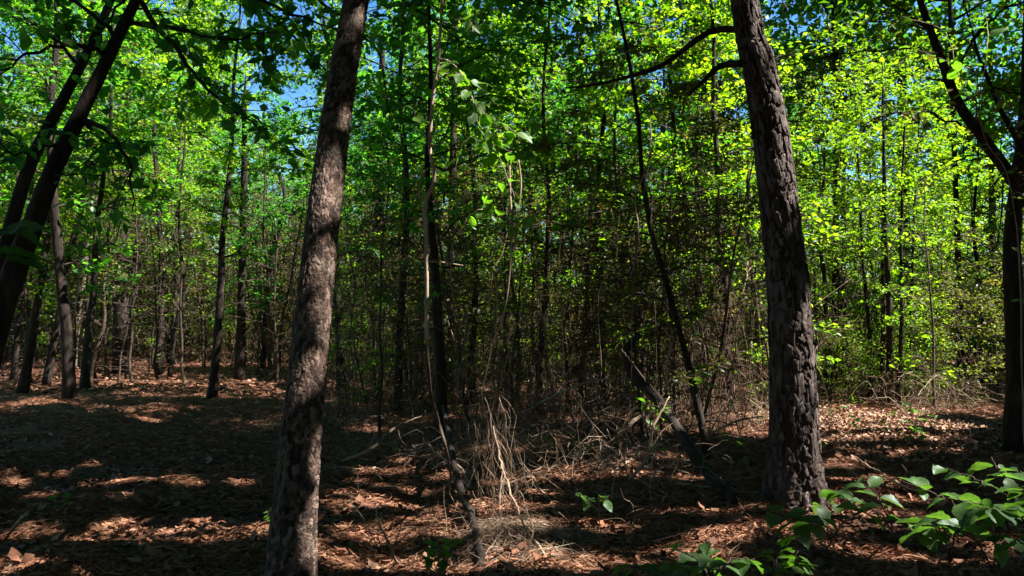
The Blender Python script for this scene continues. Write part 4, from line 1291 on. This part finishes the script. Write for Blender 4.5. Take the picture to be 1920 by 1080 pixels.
stick("dead_stem", [(745, 1065), (735, 1030, 4.3), (718, 995, 4.2), (705, 960, 4.2), (712, 945, 4.2)], [.008, .007, .006, .005, .003], "thin bare forked twig standing in the straw near the flaky leaning trunk", M_DRY, seed=12,
      forks=[([(735, 1030, 4.3), (748, 1000, 4.3), (752, 975, 4.3), (740, 972, 4.3)], .005), ([(718, 995, 4.2), (700, 990, 4.2), (690, 970, 4.2)], .004)])
stick("hooked_vine", [(1250, 740, 8.2), (1252, 680, 8.2), (1258, 640, 8.2), (1248, 620, 8.2), (1256, 612, 8.2), (1262, 640, 8.2), (1250, 690, 8.2), (1262, 715, 8.2)], [.008, .009, .011, .012, .01, .008, .006, .004], "pale looped vine end hanging beside the vine draped trunk", M_DRY, seed=13, n=40)
stick("arching_stem", [(1050, 690, 9), (1020, 600, 9), (1012, 560, 9), (1022, 530, 9)], [.006, .006, .006, .004], "thin pale arching stem rising in the middle thicket", M_DRY, seed=14)
for k, (pts, r, mt, lab) in enumerate([
        ([(1120, 850), (1160, 815, 7.6), (1210, 775, 7.8), (1270, 752, 8)], [.012, .022, .02, .008], M_ROT, "grey fallen limb propped across the twig heap left of the hooked dead trunk"),
        ([(1010, 830), (1070, 800, 7.9), (1130, 770, 8.2), (1180, 735, 8.4)], [.024, .022, .018, .008], M_ROT, "fallen limb slanting up behind the short pale log"),
        ([(1180, 905), (1215, 855, 6.8), (1225, 800, 6.9), (1255, 745, 7.0)], [.014, .016, .013, .006], M_DRY, "pale thin limb standing in the twig heap below the hooked dead trunk"),
        ([(960, 790), (1040, 742, 9.0), (1110, 715, 9.2), (1190, 708, 9.3)], [.018, .02, .016, .006], M_VINE, "tan fallen limb lying highest in the twig heap"),
        ([(1290, 850), (1330, 815, 8.0), (1380, 790, 8.2), (1430, 780, 8.2)], [.01, .016, .013, .006], M_DRY, "pale limb lying between the hooked dead trunk and the stout pine"),
        ([(640, 870), (690, 845, 6.6), (745, 800, 7.0), (790, 780, 7.2)], [.012, .016, .013, .005], M_ROT, "grey fallen limb right of the flaky leaning trunk")]):
    fk = [([pts[1], (pts[1][0] + 25, pts[1][1] - 45, pts[1][2] + .1), (pts[1][0] + 60, pts[1][1] - 70, pts[1][2] + .2)], r[1] * .5), ([pts[2], (pts[2][0] + 10, pts[2][1] + 30, pts[2][2] - .2), (pts[2][0] + 45, pts[2][1] + 45, pts[2][2] - .4)], r[2] * .5)]
    stick("fallen_branch", pts, r, lab, mt, seed=200 + k, forks=fk)
# loose vines and twigs hanging through the middle
rng = np.random.default_rng(61)
vl = ("thin bare vine hanging through the shaded middle thicket", "bare vines hanging between the two big trunks")
for k in range(60):
    px = rng.uniform(630, 1430); d = rng.uniform(7, 15); y0 = rng.uniform(200, 560); y1 = y0 + rng.uniform(120, 330)
    c = [(px, y0, d)]
    for q in range(4):
        c.append((c[-1][0] + rng.normal(0, 14), y0 + (y1 - y0) * (q + 1) / 4, d + rng.normal(0, .1)))
    r = rng.uniform(.003, .007)
    stick("hanging_vine", c, [r, r, r * .7], vl[0], M_DRY if rng.random() < .5 else M_TWIG, "vine", vl[1], sides=4, n=18, seed=20 + k)
tl = ("bare crooked twig sticking up from the litter between the two big trunks", "bare twigs standing in the litter")
for k in range(90):
    px = rng.uniform(600, 1420); py = rng.uniform(740, 1060); b = G(px, py)
    h = rng.uniform(.1, .55); a = rng.uniform(0, 6.28); ln = rng.uniform(.5, 1.2)
    pts = [np.zeros(3)]
    d = unit(np.array([math.cos(a) * ln, math.sin(a) * ln, rng.uniform(.2, 1.3)]))
    for q in range(5):
        pts.append(pts[-1] + d * h / 4); d = unit(d + rng.normal(0, .3, 3) + [0, 0, -.05])
    m = MB(); r = rng.uniform(.0025, .006)
    c = curve(pts, 12); m.tube(c, np.linspace(r, .001, 12), 4, cap=False)
    for q in range(rng.integers(1, 4)):
        j = rng.integers(3, 10); e = unit(c[j] - c[j - 1] + rng.normal(0, .6, 3))
        m.tube([c[j], c[j] + e * h * .2, c[j] + e * h * .35 + rng.normal(0, .01, 3)], [r * .6, r * .4, .0008], 3, cap=False)
    o = m.build("bare_twig", M_DRY if rng.random() < .65 else M_TWIG); o.location = b - [0, 0, .01]
    tag(o, tl[0], "twig", tl[1])
fl2 = ("thin fallen stick lying on the leaf litter", "sticks lying on the leaf litter")
for k in range(110):
    y = 2.6 + 9 * rng.random() ** 1.3; x = rng.uniform(-.7, .72) * y
    a = rng.uniform(0, 6.28); ln = rng.uniform(.12, .7)
    t = np.linspace(-.5, .5, 6)
    q = np.column_stack([t * ln * math.cos(a), t * ln * math.sin(a), np.zeros(6)]) + rng.normal(0, .012, (6, 3))
    q[:, 2] = gz(x + q[:, 0], y + q[:, 1]) - float(gz(x, y)) + .012 + .03 * rng.random() * (t + .5)
    r = rng.uniform(.002, .007)
    m = MB(); m.tube(q, np.linspace(r, r * .5, 6), 5, wob=.1, rng=rng); o = m.build("fallen_stick", [M_ROT, M_DRY, M_TWIG][rng.integers(0, 3)]); o.location = (x, y, float(gz(x, y)))
    tag(o, fl2[0], "stick", fl2[1])
# clump of hanging dry straw
rng = np.random.default_rng(62)
b = G(950, 1010); m = MB()
for k in range(900):
    if k < 95:                              # draped strands
        px, tpy, d0 = rng.normal(930, 32), rng.uniform(740, 930), b[1] + rng.normal(.12, .2)
        t0 = P(px, tpy, d0) - b
        pts = [t0, t0 + np.array([rng.normal(.02, .05), rng.normal(0, .05), -.15]), t0 + np.array([rng.normal(.05, .1), rng.normal(0, .08), -rng.uniform(.25, .5)])]
    else:                                    # strands lying over one another
        t0 = np.array([rng.normal(.05, .22), rng.normal(.05, .34), 0]); a_ = rng.normal(1.3, .8); l_ = rng.uniform(.1, .5)
        e = t0 + [math.cos(a_) * l_, -math.sin(a_) * l_, 0]
        h0 = .13 * math.exp(-(t0[0] ** 2 + t0[1] ** 2) / .05) * rng.random() ** .6 + .02
        t0[2] = float(gz(b[0] + t0[0], b[1] + t0[1])) - b[2] + h0
        e[2] = float(gz(b[0] + e[0], b[1] + e[1])) - b[2] + .01 + .4 * h0 * rng.random()
        pts = [t0, (t0 + e) / 2 + np.array([rng.normal(0, .05), rng.normal(0, .05), rng.uniform(-.02, .07)]), e]
    c = curve(pts, 7) + rng.normal(0, .004, (7, 3))
    m.tube(c, np.linspace(rng.choice([.0012, .0018, .003]), .0008, 7), 3, cap=False)
m.build("dry_straw", M_DRY, kind='stuff').location = b
bpy.data.objects["dry_straw"]["label"] = "shaggy clump of dry tan straw draped over stems in the lower middle"

# dead leaves and vines hung about the trunks in the middle
rng = np.random.default_rng(64)
hang = []
for px, d, sc in [(1205, 9.4, 1.2), (1240, 8.9, .9), (1310, 9.0, 1.2), (1262, 10.2, 1.35), (835, 9.8, 1.0), (960, 10.5, 1.1), (770, 11.5, 1.1), (1120, 11.5, 1.0)]:
    q = P(px, 700, d); q[2] = float(gz(q[0], q[1])) - .02
    hang.append(K_THICK[[4, 2, 5][len(hang) % 3]].place("brown_thicket_shrub", q, "", "shrub", "brown leaved shrubs of the middle thicket", sc * .8, px * .37, tuple(rng.normal(0, .1, 2))))
tell_apart(hang, "brown leaved shrub")
# longer bleached sticks in the middle
bl = ("long bleached stick lying across the litter between the two big trunks", "bleached sticks in the middle")
for k in range(44):
    px = rng.uniform(620, 1430); py = rng.uniform(730, 930); b = G(px, py); a = rng.uniform(0, 6.28); ln = rng.uniform(.35, 1.3)
    t = np.linspace(-.5, .5, 9)
    q = np.column_stack([t * ln * math.cos(a), t * ln * math.sin(a), np.zeros(9)]) + np.cumsum(rng.normal(0, .016, (9, 3)), 0)
    lift = rng.uniform(0, .35) * ln * rng.random()
    q[:, 2] = gz(b[0] + q[:, 0], b[1] + q[:, 1]) - b[2] + .015 + lift * (t + .5) + .02 * rng.random(9)
    m = MB(); r = rng.uniform(.004, .014); m.tube(q, np.linspace(r, r * .35, 9), 6, wob=.15, rng=rng)
    for w in range(rng.integers(1, 5)):
        j = rng.integers(2, 8); e = unit(q[j] - q[j - 1] + rng.normal(0, .7, 3)); l = rng.uniform(.06, .3)
        m.tube([q[j], q[j] + e * l * .5, q[j] + e * l + rng.normal(0, .02, 3)], [r * .5, r * .35, .0012], 4, cap=False)
    o = m.build("bleached_stick", [M_DRY, M_ROT, M_DRY][k % 3]); o.location = b
    tag(o, bl[0], "stick", bl[1])
# ------------------------------------------------------------------ green seedlings and sprigs
rng = np.random.default_rng(51)
def bush_leaves(pts_list, label, base_px, size, name="broad_leaved_seedling", meshes=BROAD, nleaf=5, r0=.004, opposite=True, mat=M_TWIG, base=None, up=1.0):
    b = G(*base_px) if base is None else np.array(base)
    t = thing(name, b, label, "plant")
    for pts in pts_list:
        shoot(t, b, [b] + [P(*q) for q in pts], r0, meshes, size, nleaf, rng, mat, .42, opposite, up)
    return t


bush_leaves([[(1800, 960, 2.6), (1760, 930, 2.5), (1690, 900, 2.5)], [(1850, 940, 2.5), (1830, 900, 2.5), (1750, 870, 2.6)], [(1880, 930, 2.5), (1880, 890, 2.6), (1860, 860, 2.7)],
             [(1880, 980, 2.3), (1850, 950, 2.2), (1790, 935, 2.2)], [(1890, 1000, 2.2), (1870, 960, 2.1), (1830, 950, 2.05)]],
            "large broad leaved seedling with its brightest leaf in the sun at the lower right", (1880, 1100), .078, nleaf=3)
bush_leaves([[(1930, 960, 2.4), (1930, 900, 2.4), (1900, 880, 2.5)], [(1940, 1000, 2.1), (1920, 960, 2.1), (1890, 985, 2.0)], [(1950, 980, 2.2), (1935, 930, 2.3), (1915, 915, 2.3)], [(1930, 1040, 2.0), (1900, 1010, 2.0), (1870, 1020, 2.0)]],
            "broad leaved seedling cut by the right edge at the lower right corner", (1950, 1120), .08, nleaf=3)
bush_leaves([[(1640, 960, 3.1), (1600, 930, 3.1), (1550, 915, 3.1)], [(1660, 960, 3.0), (1640, 925, 3.1), (1600, 900, 3.2)], [(1640, 975, 3.0), (1590, 950, 3.0), (1520, 945, 3.0)]],
            "low seedling with drooping pale green leaves below the foot of the stout pine", (1680, 1000), .075, nleaf=4)
bush_leaves([[(1540, 990, 2.9), (1500, 975, 2.9), (1440, 960, 2.9)], [(1550, 990, 2.9), (1520, 965, 2.9), (1480, 985, 2.8)]],
            "small seedling with a few flat leaves in front of the stout pine", (1560, 1020), .085, nleaf=3)
bush_leaves([[(1450, 1090, 2.4), (1455, 1050, 2.4), (1470, 1015, 2.4)], [(1470, 1100, 2.4), (1490, 1060, 2.4), (1495, 1035, 2.4)]],
            "upright sprig with small bright oval leaves at the bottom right of the middle", (1460, 1130), .055, nleaf=7, meshes=SPRIG)
bush_leaves([[(1340, 1080, 2.6), (1370, 1050, 2.6), (1420, 1050, 2.6)], [(1330, 1090, 2.6), (1310, 1050, 2.6), (1250, 1025, 2.6)], [(1340, 1080, 2.5), (1320, 1055, 2.5), (1330, 1030, 2.5)]],
            "trailing seedling with dark round leaves at the bottom edge", (1340, 1110), .075, nleaf=3)
bush_leaves([[(1190, 1070, 2.5), (1200, 1065, 2.5), (1250, 1080, 2.4)], [(1290, 1080, 2.4), (1280, 1075, 2.4), (1240, 1090, 2.4)]],
            "low leafy seedling cut off by the bottom edge", (1230, 1120), .075, nleaf=3)
bush_leaves([[(835, 1070, 3.9), (825, 1035, 3.9), (800, 1020, 3.9)], [(835, 1060, 3.9), (845, 1030, 3.9), (850, 1010, 3.9)], [(820, 1070, 3.9), (810, 1050, 3.9), (790, 1040, 3.9)]],
            "small bright green seedling at the bottom beside the straw clump", (830, 1085), .06, nleaf=4, meshes=VLEAF)
bush_leaves([[(1105, 940, 5.6), (1100, 935, 5.6), (1085, 930, 5.6)], [(1115, 938, 5.6), (1125, 934, 5.6), (1140, 936, 5.6)]],
            "flat pair of green leaves on the shaded litter in the lower middle", (1112, 948), .10, nleaf=3)
bush_leaves([[(1315, 735, 7.8), (1312, 700, 7.8), (1300, 600, 7.8), (1310, 590, 7.8)], [(1318, 730, 7.8), (1322, 715, 7.8), (1305, 690, 7.8)]],
            "young maple shoot with pale green leaves against the vine draped trunk", (1320, 780), .11, nleaf=6, meshes=VLEAF)
bush_leaves([[(1228, 880, 7), (1225, 770, 7), (1200, 750, 7)], [(1228, 880, 7), (1235, 790, 7), (1250, 760, 7)]],
            "thin sapling with a few leaves in front of the hooked dead trunk", (1230, 900), .08, nleaf=5, meshes=VLEAF)
bush_leaves([[(1765, 1000, 2.5), (1740, 985, 2.5), (1690, 975, 2.5)], [(1775, 1010, 2.4), (1760, 990, 2.4), (1720, 1000, 2.4)], [(1790, 1010, 2.4), (1800, 985, 2.4), (1760, 975, 2.3)]],
            "dim seedling with long shaded leaves at the bottom right", (1780, 1060), .08, nleaf=4)
rngs = np.random.default_rng(52)
sl = ("tiny green seedling on the forest floor", "tiny seedlings dotted over the litter")
for k, (px, py) in enumerate([(105, 965), (125, 975), (495, 1005), (620, 800), (635, 810), (665, 880), (780, 760), (800, 745), (1000, 780), (1050, 800), (1065, 820), (1100, 860), (1190, 760), (1240, 720), (725, 825),
                              (1270, 870), (1370, 880), (1400, 860), (1560, 790), (1600, 830), (1650, 760), (1580, 775), (1620, 770), (1550, 840), (1700, 780), (1120, 660), (1150, 690), (960, 690), (1090, 720)]):
    b = G(px, py); t = thing("seedling", b, sl[0], "seedling", sl[1])
    h = rngs.uniform(.06, .22)
    shoot(t, b, [b, b + [rngs.normal(0, .02), 0, h * .6], b + [rngs.normal(0, .05), rngs.normal(0, .03), h]], .0025, SPRIG + VLEAF[:1], rngs.uniform(.05, .08), int(rngs.integers(3, 6)), rngs, M_TWIG, .4)

for k in range(55):
    px, py = rngs.uniform(600, 1440), rngs.uniform(700, 900)
    if k > 40:
        px, py = rngs.uniform(1530, 1760), rngs.uniform(765, 850)
    b = G(px, py); t = thing("seedling", b, sl[0], "seedling", sl[1])
    h = rngs.uniform(.08, .4)
    shoot(t, b, [b, b + [rngs.normal(0, .03), 0, h * .6], b + [rngs.normal(0, .08), rngs.normal(0, .05), h]], .0028, SPRIG + VLEAF, rngs.uniform(.045, .085), int(rngs.integers(3, 7)), rngs, M_TWIG, .35)
# leaves close by at the edges of the picture
rng = np.random.default_rng(55)
b = np.array([-1.75, 2.3, float(gz(-1.75, 2.3))])
t = thing("leafy_sapling", b, "dark sapling leaves hanging in from the left edge in front of the leaning trunks", "sapling")
shoot(t, b, [b, b + [0, 0, .9], P(-60, 520, 2.3), P(-10, 440, 2.25), P(45, 425, 2.2)], .006, BROAD, .10, 5, rng, M_TWIG, .72)
shoot(t, b, [b + [0, 0, .9], P(-50, 500, 2.3), P(20, 490, 2.2)], .004, BROAD, .10, 4, rng, M_TWIG, .6)
b = G(1925, 905)
t = thing("climbing_vine", b, "yellow green leafed vine hanging among the leaning limbs at the right edge", "vine")
shoot(t, b, [b, P(1916, 700, 6.9), P(1912, 500, 6.9), P(1890, 335, 6.9), P(1845, 255, 6.9), P(1830, 130, 6.8)], .008, VLEAF, .10, 12, rng, M_VINE, .3, face=face)
for pts in ([(1830, 130), (1790, 120), (1740, 100), (1700, 85)], [(1835, 190), (1850, 100), (1850, 40), (1835, 20)], [(1840, 230), (1800, 150), (1770, 60), (1690, 30)]):
    shoot(t, b, [P(x, y, 6.8 + rng.normal(0, .1)) for x, y in pts], .005, VLEAF, .13, 7, rng, M_VINE, .2, face=face)

# ------------------------------------------------------------------ leaf litter
rng = np.random.default_rng(71)
def scatter(n, y0, y1, p):
    y = y0 + (y1 - y0) * rng.random(n) ** p
    x = rng.uniform(-.78, .80, n) * y + rng.normal(0, .2, n)
    return x, y


def floor_normal(x, y):
    e = .03
    return unit(np.column_stack([-(gz(x + e, y) - gz(x - e, y)) / (2 * e), -(gz(x, y + e) - gz(x, y - e)) / (2 * e), np.ones(len(x))]))


m = MB()
n = 70000
x, y = scatter(n, 1.8, 16, 1.5)
nr = unit(floor_normal(x, y) + rng.normal(0, .32, (n, 3)))
L = rng.uniform(.018, .062, n)
m.leaves(np.column_stack([x, y, gz(x, y) + rng.uniform(.0, .022, n)]), unit(np.cross(nr, rng.normal(0, 1, (n, 3)))), nr, L, L * rng.uniform(.45, .8, n), 'dead')
n = 2600
x, y = scatter(n, 2, 9, 1.3)
nr = unit(floor_normal(x, y) + rng.normal(0, .4, (n, 3)))
L = rng.uniform(.06, .11, n)
m.leaves(np.column_stack([x, y, gz(x, y) + rng.uniform(.01, .035, n)]), unit(np.cross(nr, rng.normal(0, 1, (n, 3)))), nr, L, L * rng.uniform(.5, .9, n), 'dead')
n = 22000
x, y = scatter(n, 15, 42, 1.3)
L = rng.uniform(.08, .16, n); nr = unit(floor_normal(x, y) + rng.normal(0, .35, (n, 3)))
m.leaves(np.column_stack([x, y, gz(x, y) + rng.uniform(.0, .03, n)]), unit(np.cross(nr, rng.normal(0, 1, (n, 3)))), nr, L, L * .7, 'kite')
pm = MB()
n = 9000
x = rng.normal(5.0, .9, n); y = rng.normal(10.2, 1.1, n)
nr = unit(floor_normal(x, y) + rng.normal(0, .38, (n, 3))); L = rng.uniform(.03, .07, n)
pm.leaves(np.column_stack([x, y, gz(x, y) + rng.uniform(.01, .04, n)]), unit(np.cross(nr, rng.normal(0, 1, (n, 3)))), nr, L, L * rng.uniform(.5, .85, n), 'dead')
pm.build("pale_leaf_litter", M_PALEDEAD, kind='stuff')["label"] = "pale dry leaves lying in the sunlit opening right of the stout pine"
m.build("leaf_litter", M_DEAD, kind='stuff')["label"] = "dead brown leaves strewn over the forest floor"
m = MB()
n = 190000
x, y = scatter(n, 1.8, 14, 1.5)
nr = unit(floor_normal(x, y) + rng.normal(0, .25, (n, 3)))
pt = vnoise(x * 1.3, y * 1.3, 30)
k = pt > -.22
x, y, nr = x[k], y[k], nr[k]; n = len(x)
L = rng.uniform(.08, .17, n)
d = unit(np.cross(nr, rng.normal(0, 1, (n, 3))))
m.leaves(np.column_stack([x, y, gz(x, y) + rng.uniform(.002, .03, n)]) - d * L[:, None] / 2, d, nr, L, .0035, 'needle')
m.build("pine_straw", M_STRAW, kind='stuff')["label"] = "reddish pine straw scattered over the forest floor"
# the nearest dead leaves, each its own piece of the floor
def dead_mesh(k):
    r_ = np.random.default_rng(900 + k); n_ = 11
    th = np.linspace(0, 2 * math.pi, n_, endpoint=False)
    lob = 1 + (.28 * np.cos(th * (3 + k % 3)) if k % 2 else .1 * np.cos(2 * th))
    rad = lob * r_.uniform(.85, 1.1, n_)
    v = np.column_stack([.5 * np.cos(th) * rad, .33 * np.sin(th) * rad, .12 * np.abs(np.sin(th)) + r_.uniform(-.03, .06, n_)])
    mm = MB(); mm.add(np.vstack([v, [[0, 0, -.02]]]), np.column_stack([np.arange(n_), (np.arange(n_) + 1) % n_, np.full(n_, n_)]))
    return mm.mesh("dead_leaf_%d" % k, M_DEAD)


DM = [dead_mesh(k) for k in range(6)]
x, y = scatter(290, 2.6, 6.5, 1.2)
for k in range(290):
    nr = floor_normal(x[k:k + 1], y[k:k + 1])[0]
    q = Vector(unit(nr + rng.normal(0, .2, 3))).to_track_quat('Z', 'Y')
    o = link("dead_leaf", DM[k % 6], ground, (x[k], y[k], float(gz(x[k], y[k])) + .02), None, rng.uniform(.045, .095))
    o.rotation_mode = 'QUATERNION'
    o.rotation_quaternion = q @ Vector((0, 0, 1)).rotation_difference(Vector((0, 0, 1))) @ Matrix.Rotation(rng.uniform(0, 6.28), 3, 'Z').to_quaternion()
